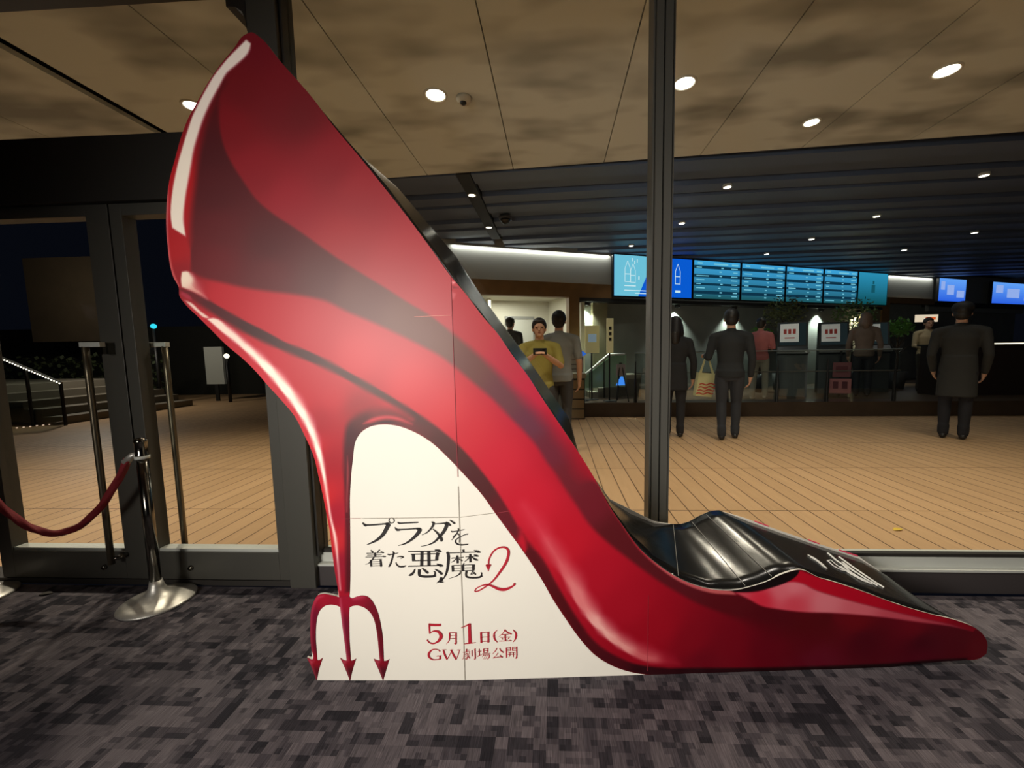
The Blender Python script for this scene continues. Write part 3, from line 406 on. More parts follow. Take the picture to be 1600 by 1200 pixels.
DATE = [[[-144,263,6.0],[-145,241,5.4],[-144,216,4.3]],[[-147,257,9.2],[-121,256,8.7],[-95,256,8.7]],[[-144,218,3.3],[-134,226,4.3],[-119,229,7.0],[-104,223,10.3],[-96,206,13.5],[-104,188,10.8],[-119,176,6.5],[-135,172,4.9],[-149,178,4.3],[-157,190,3.8]],[[-60,220,4.9],[-60,200,4.9],[-64,183,3.3],[-75,170,1.4]],[[-62,221,2.2],[-31,221,2.2]],[[-32,222,5.4],[-33,191,5.4],[-34,171,4.9],[-41,173,1.6]],[[-59,208,1.6],[-33,209,1.6]],[[-60,194,1.6],[-34,195,1.6]],[[-8,244,4.3],[12,252,4.9],[28,261,3.8]],[[26,261,10.8],[26,218,11.9],[26,173,13.0]],[[-1,170,2.2],[24,172,3.8],[50,174,2.2]],[[74,221,7.0],[74,172,7.0]],[[105,222,7.0],[104,173,7.0]],[[73,219,2.2],[106,220,2.2]],[[74,198,1.9],[105,199,1.9]],[[73,179,2.2],[104,179,2.2]],[[144,229,1.1],[132,217,5.4],[129,202,7.0],[133,185,5.4],[144,171,1.1]],[[176,230,4.3],[168,215,2.7],[149,198,1.1]],[[176,228,2.2],[187,216,4.9],[204,208,4.3]],[[162,207,1.9],[191,208,1.9]],[[155,195,1.9],[198,195,1.9]],[[176,207,5.4],[177,179,5.4]],[[161,192,1.6],[166,185,4.3]],[[192,192,3.8],[186,184,1.4]],[[150,178,2.2],[203,178,2.4]],[[194,182,1.1],[199,178,3.8]],[[209,228,1.1],[220,216,5.4],[223,202,7.0],[219,185,5.4],[209,171,1.1]],[[-104,135,4.9],[-108,141,2.7],[-123,146,2.7],[-140,141,5.4],[-152,126,8.1],[-151,110,7.0],[-138,99,3.8],[-122,98,2.7],[-104,101,3.3]],[[-104,116,6.0],[-104,99,6.0]],[[-119,114,2.2],[-98,116,2.2]],[[-89,141,5.4],[-83,119,6.5],[-74,98,4.9]],[[-75,98,2.7],[-65,116,2.2],[-53,140,2.2]],[[-56,142,5.4],[-46,119,6.5],[-35,98,4.9]],[[-37,98,2.7],[-27,119,2.2],[-20,141,2.2]],[[-94,143,1.9],[-76,143,1.9]],[[-61,142,1.9],[-47,143,1.9]],[[-31,142,1.9],[-16,142,1.9]],[[0,133,2.7],[-1,116,3.8],[-4,104,2.2],[-10,99,1.1]],[[-5,132,1.9],[24,134,1.9]],[[10,147,3.3],[10,133,3.3]],[[11,140,1.6],[23,141,1.6]],[[23,133,2.2],[21,127,1.1]],[[3,122,1.9],[24,124,1.9]],[[8,128,2.4],[15,119,2.4],[10,100,2.7],[4,101,1.1]],[[22,117,2.2],[12,110,1.6],[3,101,1.1]],[[15,116,1.6],[23,103,3.3]],[[2,113,1.6],[11,116,1.6]],[[33,140,3.3],[33,112,3.3]],[[46,147,4.3],[46,102,4.3],[41,101,1.4]],[[64,145,3.3],[64,114,3.3]],[[57,133,1.9],[74,135,1.9]],[[55,111,2.7],[74,118,1.9]],[[83,146,3.3],[83,126,2.7]],[[101,147,3.8],[100,127,3.3]],[[83,145,1.6],[102,146,1.6]],[[83,137,1.6],[101,137,1.6]],[[83,127,1.6],[100,128,1.6]],[[76,122,1.9],[110,123,2.2]],[[83,120,2.4],[76,108,1.4]],[[82,115,1.9],[105,117,2.4],[104,103,3.8],[97,97,1.6]],[[89,114,1.6],[84,102,1.4],[78,97,1.1]],[[97,114,1.6],[92,101,1.4],[85,96,1.1]],[[139,146,3.3],[133,134,3.3],[120,120,1.4]],[[151,146,2.2],[156,135,3.8],[168,125,3.8]],[[143,124,3.3],[135,112,2.2],[123,103,1.6]],[[122,102,2.4],[159,106,2.2]],[[151,114,2.2],[163,102,4.9]],[[180,148,3.8],[180,101,3.8]],[[179,147,1.6],[199,148,1.6]],[[198,148,3.3],[198,132,2.7]],[[180,140,1.4],[198,140,1.4]],[[180,132,1.4],[198,133,1.4]],[[224,150,4.3],[223,101,4.3],[217,100,1.4]],[[206,149,3.3],[206,132,2.7]],[[206,148,1.6],[224,148,1.6]],[[206,140,1.4],[223,141,1.4]],[[206,133,1.4],[223,133,1.4]],[[187,124,1.6],[217,124,1.6]],[[185,116,1.6],[218,116,1.6]],[[195,124,2.4],[194,110,2.2],[189,103,1.1]],[[209,124,2.7],[209,103,2.7]]]
RING = [[-283,717],11,3]

HX, HY = -.40, 1.567
AL, AR = math.atan(.028), math.atan(.067)
def on_board(s, z, lift=0.):
    """Point of the board (millimetres s, z), lifted towards the viewer; the board folds at s = 0."""
    a = AL if s < 0 else AR
    return (HX + s / 1000 * math.cos(a) + lift * math.sin(a), HY + s / 1000 * math.sin(a) - lift * math.cos(a), z / 1000)

def seg_dist(P, A, B):
    """Distance of points P to each segment, blockwise: (nearest distance, its segment, its parameter)."""
    best = np.full(len(P), 1e9); idx = np.zeros(len(P), int); par = np.zeros(len(P))
    for i in range(len(A)):
        d = B[i] - A[i]; L2 = max(d @ d, 1e-9)
        t = np.clip(((P - A[i]) @ d) / L2, 0, 1)
        q = np.hypot(P[:, 0] - A[i][0] - t * d[0], P[:, 1] - A[i][1] - t * d[1])
        k = q < best; best[k] = q[k]; idx[k] = i; par[k] = t[k]
    return best, idx, par
def inside(P, poly):
    x, y = P[:, 0], P[:, 1]; r = np.zeros(len(P), bool)
    for (x0, y0), (x1, y1) in zip(poly, np.roll(poly, -1, 0)):
        if y0 == y1: continue
        c = ((y0 > y) != (y1 > y)) & (x < (x1 - x0) * (y - y0) / (y1 - y0) + x0); r ^= c
    return r
def soft_outline(pts, soft):
    """Smooth the outline and spread the softness given per vertex."""
    P = np.array(pts, float); out = []; so = []
    sm = catmull(P, 4)
    if len(soft) == 1: return sm, np.full(len(sm), soft[0])
    d = ((sm[:, None, :] - P[None]) ** 2).sum(2)
    w = 1 / (d + 30) ** 1.5
    return sm, (w * np.array(soft)[None]).sum(1) / w.sum(1)
def paint(P, layers):
    """Printed picture: composites the layers, returns linear colours at points P."""
    rgb = np.zeros((len(P), 3))
    for pts, soft, cols, al in layers:
        if pts is None: sel = np.arange(len(P)); a = np.ones(len(P))
        else:
            poly, so = soft_outline(pts, soft); m = so.max() + 4
            sel = np.nonzero((P[:, 0] > poly[:, 0].min() - m) & (P[:, 0] < poly[:, 0].max() + m) & (P[:, 1] > poly[:, 1].min() - m) & (P[:, 1] < poly[:, 1].max() + m))[0]
            if not len(sel): continue
            Q = P[sel]; d, i, t = seg_dist(Q, poly, np.roll(poly, -1, 0))
            s_ = np.maximum(so[i] * (1 - t) + np.roll(so, -1)[i] * t, 3.0)
            d = np.where(inside(Q, poly), d, -d)
            x = np.clip(d / s_ * .5 + .5, 0, 1); a = x * x * (3 - 2 * x) * al
        C = np.array(cols, float); q = P[sel]
        w = 1 / (((q[:, None, :] - C[None, :, :2]) ** 2).sum(2) + 900.) ** 1.6
        c = (w[:, :, None] * C[None, :, 2:]).sum(1) / w.sum(1)[:, None]
        rgb[sel] = rgb[sel] * (1 - a[:, None]) + c * a[:, None]
    v = rgb / 255
    c = np.where(v <= .04045, v / 12.92, ((v + .055) / 1.055) ** 2.4)
    # ink coverage: the card shows through the pale tints, solid inks print deeper
    t = np.clip(c.min(1) / .55, 0, 1)[:, None]
    return c * (np.array([[.64, .52, .56]]) * (1 - t) + t)
def sheet(name, outline, step, lift, m, parent, layers=None, solid=0.):
    """A cut-out sheet on the board: a fine grid whose rim follows the outline, coloured point by point."""
    poly = catmull(outline, 5)
    lo = poly.min(0) - step * 1.5; hi = poly.max(0) + step * 1.5
    i0 = math.floor(lo[0] / step)                      # the fold s = 0 is a grid line
    xs_ = np.arange(i0, math.ceil(hi[0] / step) + 1) * step; zs_ = lo[1] + np.arange(int((hi[1] - lo[1]) / step) + 2) * step
    nx, nz = len(xs_), len(zs_)
    G = np.stack(np.meshgrid(xs_, zs_, indexing='ij'), 2).reshape(-1, 2)
    ins = inside(G, poly).reshape(nx, nz)
    cell = ins[:-1, :-1] | ins[1:, :-1] | ins[:-1, 1:] | ins[1:, 1:]
    used = np.zeros((nx, nz), bool)
    used[:-1, :-1] |= cell; used[1:, :-1] |= cell; used[:-1, 1:] |= cell; used[1:, 1:] |= cell
    idx = np.full((nx, nz), -1); idx[used] = np.arange(used.sum())
    P = G.reshape(nx, nz, 2)[used]; out = ~ins[used]
    A, B = poly, np.roll(poly, -1, 0)
    d, i, t = seg_dist(P[out], A, B); P[out] = A[i] + (B[i] - A[i]) * t[:, None]
    ci, cj = np.nonzero(cell)
    faces = np.stack([idx[ci, cj], idx[ci + 1, cj], idx[ci + 1, cj + 1], idx[ci, cj + 1]], 1)
    me = bpy.data.meshes.new(name)
    V = np.array([on_board(s, z, lift) for s, z in P])
    me.from_pydata(V.tolist(), [], faces.tolist())
    if layers is not None:
        at = me.color_attributes.new('print', 'FLOAT_COLOR', 'POINT')
        c = np.ones((len(P), 4)); c[:, :3] = paint(P, layers)
        at.data.foreach_set('color', c.ravel())
    me.update()
    o = put(name, me, m, parent)
    if solid:
        s = o.modifiers.new('thick', 'SOLIDIFY'); s.thickness = solid; s.offset = -1
    return o
def strokes(name, lst, lift, m, parent, rings=()):
    """Printed lettering: each stroke a flat ribbon of changing width on the board."""
    bm = bmesh.new()
    for st in lst:
        p = np.array([q[:2] for q in st], float); w = np.array([q[2] for q in st], float) * .56
        if len(p) > 2:                                 # smooth
            T = np.linspace(0, len(p) - 1, (len(p) - 1) * 5 + 1); o2 = []; w2 = []
            for t in T:
                i = min(int(t), len(p) - 2); u = t - i
                a, b, c, d = p[max(i - 1, 0)], p[i], p[i + 1], p[min(i + 2, len(p) - 1)]
                o2.append(.5 * (2 * b + (c - a) * u + (2 * a - 5 * b + 4 * c - d) * u * u + (3 * b - a - 3 * c + d) * u**3))
                w2.append(w[i] * (1 - u) + w[i + 1] * u)
            p, w = np.array(o2), np.array(w2)
        t = np.gradient(p, axis=0); t /= np.linalg.norm(t, axis=1)[:, None] + 1e-9
        nrm = np.stack([-t[:, 1], t[:, 0]], 1)
        a = [bm.verts.new(on_board(*(q + n_ * v), lift)) for q, n_, v in zip(p, nrm, w)]
        b = [bm.verts.new(on_board(*(q - n_ * v), lift)) for q, n_, v in zip(p, nrm, w)]
        for i in range(len(a) - 1): bm.faces.new((a[i], a[i + 1], b[i + 1], b[i]))
    for c, r, w in rings:
        a = []; b = []
        for k in range(32):
            t = 2 * math.pi * k / 32
            a.append(bm.verts.new(on_board(c[0] + (r + w / 2) * math.cos(t), c[1] + (r + w / 2) * math.sin(t), lift)))
            b.append(bm.verts.new(on_board(c[0] + (r - w / 2) * math.cos(t), c[1] + (r - w / 2) * math.sin(t), lift)))
        for k in range(32): bm.faces.new((a[k], a[(k + 1) % 32], b[(k + 1) % 32], b[k]))
    return obj(name, bm, m, parent)

PRINT = bpy.data.materials.new('printed_card'); PRINT.use_nodes = True
_n = PRINT.node_tree.nodes; _p = _n['Principled BSDF']; _a = _n.new('ShaderNodeAttribute'); _a.attribute_name = 'print'
PRINT.node_tree.links.new(_a.outputs['Color'], _p.inputs['Base Color'])
_p.inputs['Roughness'].default_value = .40; _p.inputs['Specular IOR Level'].default_value = .30
CARD = mat('white_card', (236, 230, 218), .5, noise_amt=.012, noise_scale=3)
INK = mat('black_ink', (30, 24, 24), .5); RED_INK = mat('red_ink', (176, 22, 44), .5); SEAM = mat('seam_line', (150, 142, 128), .7)

shoe = empty('shoe_standee', (HX, HY + .2, 0), 0, 'giant red high-heeled shoe cutout standee on a white board with a trident heel', 'standee')
def stand(o):
    o.parent = shoe; o.matrix_parent_inverse = Matrix.Translation(shoe.location).inverted(); return o
bb = stand(sheet('backing_board', BOARD, 5, 0, CARD, None, None, .008)); bb['label'] = 'white cardboard backing'
red = stand(sheet('shoe_print', SHOE, 4, .0015, PRINT, None, LAYERS))
tri_o = stand(sheet('trident_print', TRI, 2.5, .0022, PRINT, None, TLAYERS)); tri_o['label'] = 'three pronged trident heel tip with barbed points'
ti = stand(strokes('title_lettering', TITLE, .0035, INK, None, [RING])); ti['label'] = 'large black japanese title lettering'
nu = stand(strokes('title_numeral', TWO, .0037, RED_INK, None)); nu['label'] = 'red script numeral with a devil tail'
da = stand(strokes('date_lettering', DATE, .0036, RED_INK, None)); da['label'] = 'dark red release date lettering'
def under(o, par):
    o.parent = par; o.matrix_parent_inverse = Matrix(); return o
for o in (ti, nu, da): under(o, bb)
# joints between the printed sheets
zj = lambda s: 728 + (.0 if s < 0 else .012 * s)
stand(strokes('panel_seam', [[[-405, 727, 1.8], [-3, 729, 1.8]], [[3, 729, 1.8], [150, 744, 1.8]], [[-.5, 3, 2.0], [-.5, 860, 1.8]]], .004, SEAM, None))
for ln_ in ([[788, 20, 1.4], [788, 366, 1.4]], [[-.5, 900, 1.6], [-.5, 1705, 1.4]], [[-492, 727, 1.6], [-410, 727, 1.6]], [[160, 745, 1.4], [225, 752, 1.4]]): stand(strokes('panel_seam', [ln_], .004, mat('seam_red', (146, 40, 52), .6), None))
stand(strokes('panel_seam', [[[-150, 1548, 1.6], [-4, 1552, 2.0]]], .004, mat('seam_pale', (220, 140, 130), .6), None))

# black lining: ruled between the front rim and the rear rim
LINING = mat('black_lining', (22, 21, 20), .22, 0, .5, bump=.25, noise_scale=5)
bm = bmesh.new(); rows = []
NS = 8
for A, B in INSOLE:
    A, B = Vector(A) + Vector((0, .004, 0)), Vector(B)
    rows.append([bm.verts.new(A.lerp(B, j / NS)) for j in range(NS + 1)])
for r0, r1 in zip(rows, rows[1:]):
    for j in range(NS): bm.faces.new((r0[j], r0[j + 1], r1[j + 1], r1[j]))
lin_o = stand(obj('lining', bm, LINING, None, True)); lin_o['label'] = 'shiny black lining and black toe top'
lin_o.modifiers.new('thick', 'SOLIDIFY').thickness = .003
# crease lines across the lining
for k in (12, 14.2, 15.6):
    bm = bmesh.new()
    i = int(k); u = k - i
    A = Vector(INSOLE[i][0]).lerp(Vector(INSOLE[i + 1][0]), u); B = Vector(INSOLE[i][1]).lerp(Vector(INSOLE[i + 1][1]), u)
    tube(bm, [A.lerp(B, .02 + .95 * j / 6) + Vector((0, 0, .002)) for j in range(7)], .0012, 5)
    under(stand(obj('crease', bm, mat('crease_grey', (150, 148, 140), .5), None)), lin_o)['label'] = 'pale crease line across the black lining'
# handwritten white autograph-like lettering on the toe
for grp in (SCRIPT[:7], SCRIPT[7:]):
  bm = bmesh.new()
  for st in grp:
    if len(st) > 1: tube(bm, [(Vector(p) + Vector((0, -.0, .004))) for p in st], .006, 6, squash=.3)
  under(stand(obj('script_lettering', bm, mat('white_ink', (235, 235, 232), .4), None)), lin_o)['label'] = 'white script lettering on the black toe top'
# rear board
bm = bmesh.new()
rear = [Vector(b) for a, b in INSOLE]
rim = [p + Vector((0, .004, .010 if 17 < i < 22 or 8 < i < 12 else -.002)) for i, p in enumerate(rear)]
i0 = min(range(len(BOARD)), key=lambda i: (abs(BOARD[i][1]) > 12, BOARD[i][0]))
left = [p for p in BOARD[i0 + 1:] if p[1] > 20 and not (60 < p[1] < 420)]
side_f = [Vector(on_board(BOARD[i0][0] + 20, 1, -.009))] + [Vector(on_board(s + 4, z, -.009)) for s, z in left[::2]]
side_r = [p + Vector((.03, .42, 0)) for p in side_f]
foot = [Vector((1.70, 1.93, .012)), Vector((1.62, 2.10, .0)), Vector((.9, 2.115, .0)), Vector((0, 2.06, 0))] + side_r
loop = [bm.verts.new(p) for p in rim[:23] + foot]
f_ = bm.faces.new(loop); bmesh.ops.triangulate(bm, faces=[f_])
bs = bmesh.new(); fa = [bs.verts.new(p) for p in side_f]; fb = [bs.verts.new(p) for p in side_r]
for i in range(len(fa) - 1): bs.faces.new((fa[i], fa[i + 1], fb[i + 1], fb[i]))
sd_ = stand(obj('side_panel', bs, CARD, None)); sd_['label'] = 'white folded side panel behind the heel'; sd_.modifiers.new('thick', 'SOLIDIFY').thickness = .004
ro = stand(obj('rear_board', bm, CARD, None)); ro['label'] = 'white rear board with pink edge marks'
ro.modifiers.new('thick', 'SOLIDIFY').thickness = .006
for i, u0, u1 in ((18, .35, .75), (19, .75, 1.0), (20, .5, .95)):
    bm = bmesh.new(); A, B = rim[i], rim[i + 1]
    tube(bm, [A.lerp(B, u0) + Vector((0, -.002, .001)), A.lerp(B, u1) + Vector((0, -.002, .001))], .005, 6)
    under(stand(obj('edge_mark', bm, mat('pink_mark', (226, 60, 96), .5), None)), ro)
# black blocks added as shade behind the heel and under the toe
def prism(name, pts, d, m):
    bm = bmesh.new(); a = [bm.verts.new(p) for p in pts]; b = [bm.verts.new((p[0] + d[0], p[1] + d[1], p[2])) for p in pts]
    bm.faces.new(a); bm.faces.new(b)
    for i in range(len(a)): bm.faces.new((a[i], a[(i + 1) % len(a)], b[(i + 1) % len(a)], b[i]))
    return stand(obj(name, bm, m, None))
prism('heel_shade_block', [(-1.03, 1.70, 0), (-.86, 1.70, 0), (-.86, 1.70, .42), (-.96, 1.70, .42)], (0, .22), BLACK)
prism('toe_shade_block', [(1.0, 1.69, 0), (1.62, 1.73, 0), (1.62, 1.73, .026), (1.0, 1.69, .04)], (.03, .2), BLACK)

# ------------------------------------------------------------------ rope barrier
def stanchion(loc, label):
    e = empty('rope_stanchion', loc, 0, label, 'stanchion', 'steel rope stanchions by the doors')
    bm = bmesh.new(); lathe(bm, [(0, 0), (.172, 0), (.176, .006), (.170, .014), (.14, .024), (.10, .036), (.066, .052), (.045, .072), (.034, .10), (.0285, .13), (0, .13)], 56)
    obj('base', bm, STEEL, e, True)
    bm = bmesh.new(); lathe(bm, [(0, .12), (.0255, .12), (.0255, .86), (0, .86)], 32); obj('pole', bm, CHROME, e, True)
    bm = bmesh.new(); lathe(bm, [(0, .855), (.030, .855), (.031, .868), (.0275, .875), (.0275, .935), (.03, .94), (.030, .95), (.02, .962), (0, .965)], 32); obj('cap', bm, CHROME, e, True)
    bm = bmesh.new(); lathe(bm, [(.0265, .845), (.033, .845), (.033, .862), (.0265, .862)], 32); obj('collar', bm, ALU, e, True)
    return e
sa = stanchion((-2.31, 2.07, 0), 'polished stanchion with domed steel base nearest the shoe holding the red rope')
sb = dup(sa, (-3.46, 2.07, 0), None, 'polished stanchion with domed steel base at the left edge of the photo')
rp = empty('barrier_rope', (-2.36, 2.07, .86), 0, 'dark red twisted barrier rope sagging in front of the glass door', 'rope')
pts = []
for i in range(90):
    t = i / 89; x = -2.395 - t * 1.0
    z = .842 - 1.74 * t * (1 - t)
    pts.append((x + 2.36, 0, z - .86))
bm = bmesh.new(); tube(bm, pts, .0185, 18, twist=.55, lobes=3, depth=.13); obj('cord', bm, mat('red_rope', (120, 14, 24), .75, bump=.4, noise_scale=120), rp, True)
for s in (1, -1):
    x = 0 if s > 0 else -1.075
    bm = bmesh.new(); tube(bm, [(x + .018 * s, 0, .012), (x - .012 * s, 0, 0), (x - .05 * s, 0, -.035)], [.012, .016, .021], 14); obj('end_ferrule', bm, STEEL, rp, True)
# dropped leaves
def leaf(name, loc, r, rgb, label, cat='leaf'):
    bm = bmesh.new()
    pr = [(-1, 0), (-.6, .35), (0, .5), (.6, .33), (1, 0), (.6, -.33), (0, -.5), (-.6, -.35)]
    c = bm.verts.new((0, 0, .006)); v = [bm.verts.new((x * r, y_ * r, .004 + .012 * abs(y_))) for x, y_ in pr]
    for i in range(8): bm.faces.new((c, v[i], v[(i + 1) % 8]))
    o = obj(name, bm, mat(name + '_mat_%d' % rgb[0], rgb, .7)); o.location = loc; o.rotation_euler = (0, 0, .3)
    o.modifiers.new('thick', 'SOLIDIFY').thickness = .002
    return tag(o, label, cat)
leaf('fallen_leaf', (2.62, 3.06, .0), .045, (226, 190, 70), 'small yellow fallen leaf on the deck boards near the window')
leaf('fallen_leaf', (-3.07, 2.12, .0), .035, (40, 34, 26), 'small dark dry leaf on the carpet between the two stanchion bases')
leaf('fallen_leaf', (-2.43, 2.75, .0), .03, (190, 158, 120), 'small pale curled leaf on the deck behind the right door leaf')

# ------------------------------------------------------------------ lobby mirrored in the glass, built solid across the terrace
WX, WY = -2.295, 8.321; WD = (.931, .365); WN = (-.365, .931)
WA = math.atan2(WD[1], WD[0])
def wpt(t, off, z): return (WX + WD[0] * t + WN[0] * off, WY + WD[1] * t + WN[1] * off, z)
def wbox(name, lst, m, parent=None, bev=0.):
    """Boxes laid along the concourse wall: t along it, off away from the viewer, z up."""
    bm = bmesh.new()
    for b in lst: box(bm, *b, bev=bev)
    M = Matrix.Translation((WX, WY, 0)) @ Matrix.Rotation(WA, 4, 'Z')
    bmesh.ops.transform(bm, matrix=M, verts=bm.verts)
    return obj(name, bm, m, parent)
SLAB = .30
bm = bmesh.new()
q = [(-2.0, 8.62), (17, 8.0), (17, 17), (-2.0, 17)]
lo = [bm.verts.new((x, y, 0)) for x, y in q]; hi = [bm.verts.new((x, y, SLAB)) for x, y in q]
bm.faces.new(lo); bm.faces.new(hi)
for i in range(4): bm.faces.new((lo[i], lo[(i + 1) % 4], hi[(i + 1) % 4], hi[i]))
tag(obj('floor_concourse', bm, mat('dark_stone', (74, 60, 48), .35, noise_amt=.12, noise_scale=3)), kind='structure')
GREYW = mat('concourse_wall', (126, 128, 122), .75, noise_amt=.1, noise_scale=2)
WOOD = mat('fascia_wood', (130, 98, 58), .55, noise_amt=.12, noise_scale=4)
w1 = empty('wall_back', (0, 0, 0), kind='structure')
wbox('cove_band', [(-.1, 3.95, .02, .14, 2.98, 3.9), (13.6, 16.2, .02, .14, 2.98, 3.9), (3.95, 13.6, .1, .2, 2.6, 3.9), (16.2, 22, .1, .2, 2.6, 3.9)], mat('cove_grey', (150, 152, 148), .7), w1)
wbox('fascia', [(-.1, .72, -.05, .12, SLAB, 2.98), (.72, 2.82, -.05, .12, 2.66, 2.98), (2.82, 3.08, -.05, .12, SLAB, 2.98), (3.08, 3.95, -.05, .12, 2.66, 2.98), (13.6, 13.95, -.05, .12, SLAB, 2.98), (13.95, 16.2, -.05, .12, 2.8, 2.98)], WOOD, w1)
wbox('lower_wall', [(3.08, 13.6, .3, .42, SLAB, 2.75), (13.95, 22, .3, .42, SLAB, 2.9)], GREYW, w1)
wbox('soffit_band', [(3.08, 13.6, -.05, .3, 2.58, 2.66), (16.2, 22, -.05, .3, 2.75, 2.9)], mat('dark_soffit', (30, 30, 30), .7), w1)
wbox('pilaster', [(3.55, 3.95, .2, .3, SLAB, 2.58), (13.0, 13.6, .0, .3, SLAB, 2.58)], mat('beige_pilaster', (130, 122, 96), .7), w1)
# white lit room behind the doorway
rm = empty('wall_room', (0, 0, 0), kind='structure')
WHITE = mat('room_white', (216, 212, 196), .8)
wbox('wall_panel', [(.2, 3.3, 2.3, 2.4, SLAB, 2.9), (.1, .2, .12, 2.4, SLAB, 2.9), (3.2, 3.3, .12, 2.4, SLAB, 2.9), (.2, 3.3, .12, 2.4, 2.85, 2.95), (1.35, 1.42, 1.9, 2.3, SLAB, 2.85)], WHITE, rm)
idr = empty('door_3', (0, 0, 0), kind='structure')
wbox('door_leaf', [(1.95, 2.7, 2.25, 2.29, SLAB, 2.35)], mat('door_white', (206, 206, 196), .6), idr)
wbox('frame', [(1.89, 1.95, 2.22, 2.3, SLAB, 2.42), (2.70, 2.73, 2.22, 2.3, SLAB, 2.42), (1.95, 2.70, 2.22, 2.3, 2.35, 2.42)], mat('door_frame_grey', (150, 150, 145), .6), idr)
lamp('AREA', 'room_lamp', wpt(1.7, 1.2, 2.8), 42, (1, .98, .86), 1.2, wpt(1.7, 1.2, 0), 1.2)
# cove strip lamps over the grey band
for t0, t1, e in ((.2, 3.9, 16), (13.7, 16.1, 9)):
    lamp('AREA', 'cove_lamp', wpt((t0 + t1) / 2, -.02, 3.67), e, (1, .97, .88), t1 - t0, wpt((t0 + t1) / 2, .03, 2.5), .03).rotation_euler.z = 0
for o in [o for o in SC.objects if o.name.startswith('cove_lamp')]:
    o.rotation_euler = (Matrix.Rotation(WA, 3, 'Z') @ Matrix.Rotation(math.radians(6), 3, 'X')).to_euler()
# wall washers
for t, lab in ((3.36, 'wall washer lamp in the narrow green-lit recess right of the timber post'), (5.98, 'wall washer lamp below the blue screen just right of the mullion'), (7.86, 'wall washer lamp behind the head of the man with the tote bag'),
               (11.2, 'wall washer lamp between the two leafy trees'), (12.9, 'warm wall washer lamp right of the second tree')):
    e = empty('wall_washer', wpt(t, .16, 2.58), WA, lab, 'wall light', 'wall washers under the screens')
    bm = bmesh.new(); lathe(bm, [(.0, 0), (.07, 0), (.07, -.07), (.055, -.08), (.055, -.05), (0, -.05)], 20); obj('can', bm, mat('lamp_can', (40, 40, 38), .4), e, True)
    bm = bmesh.new(); lathe(bm, [(0, -.056), (.053, -.056), (.053, -.052), (0, -.052)], 20); obj('lens', bm, emis('washer_lens', (255, 246, 214), 6), e)
    lamp('SPOT', 'washer_lamp', wpt(t, .16, 2.5), 190, (.86, 1, .9) if t < 12.5 else (1, .9, .6), .03, wpt(t, .26, 1.2), spot=95, blend=.7)

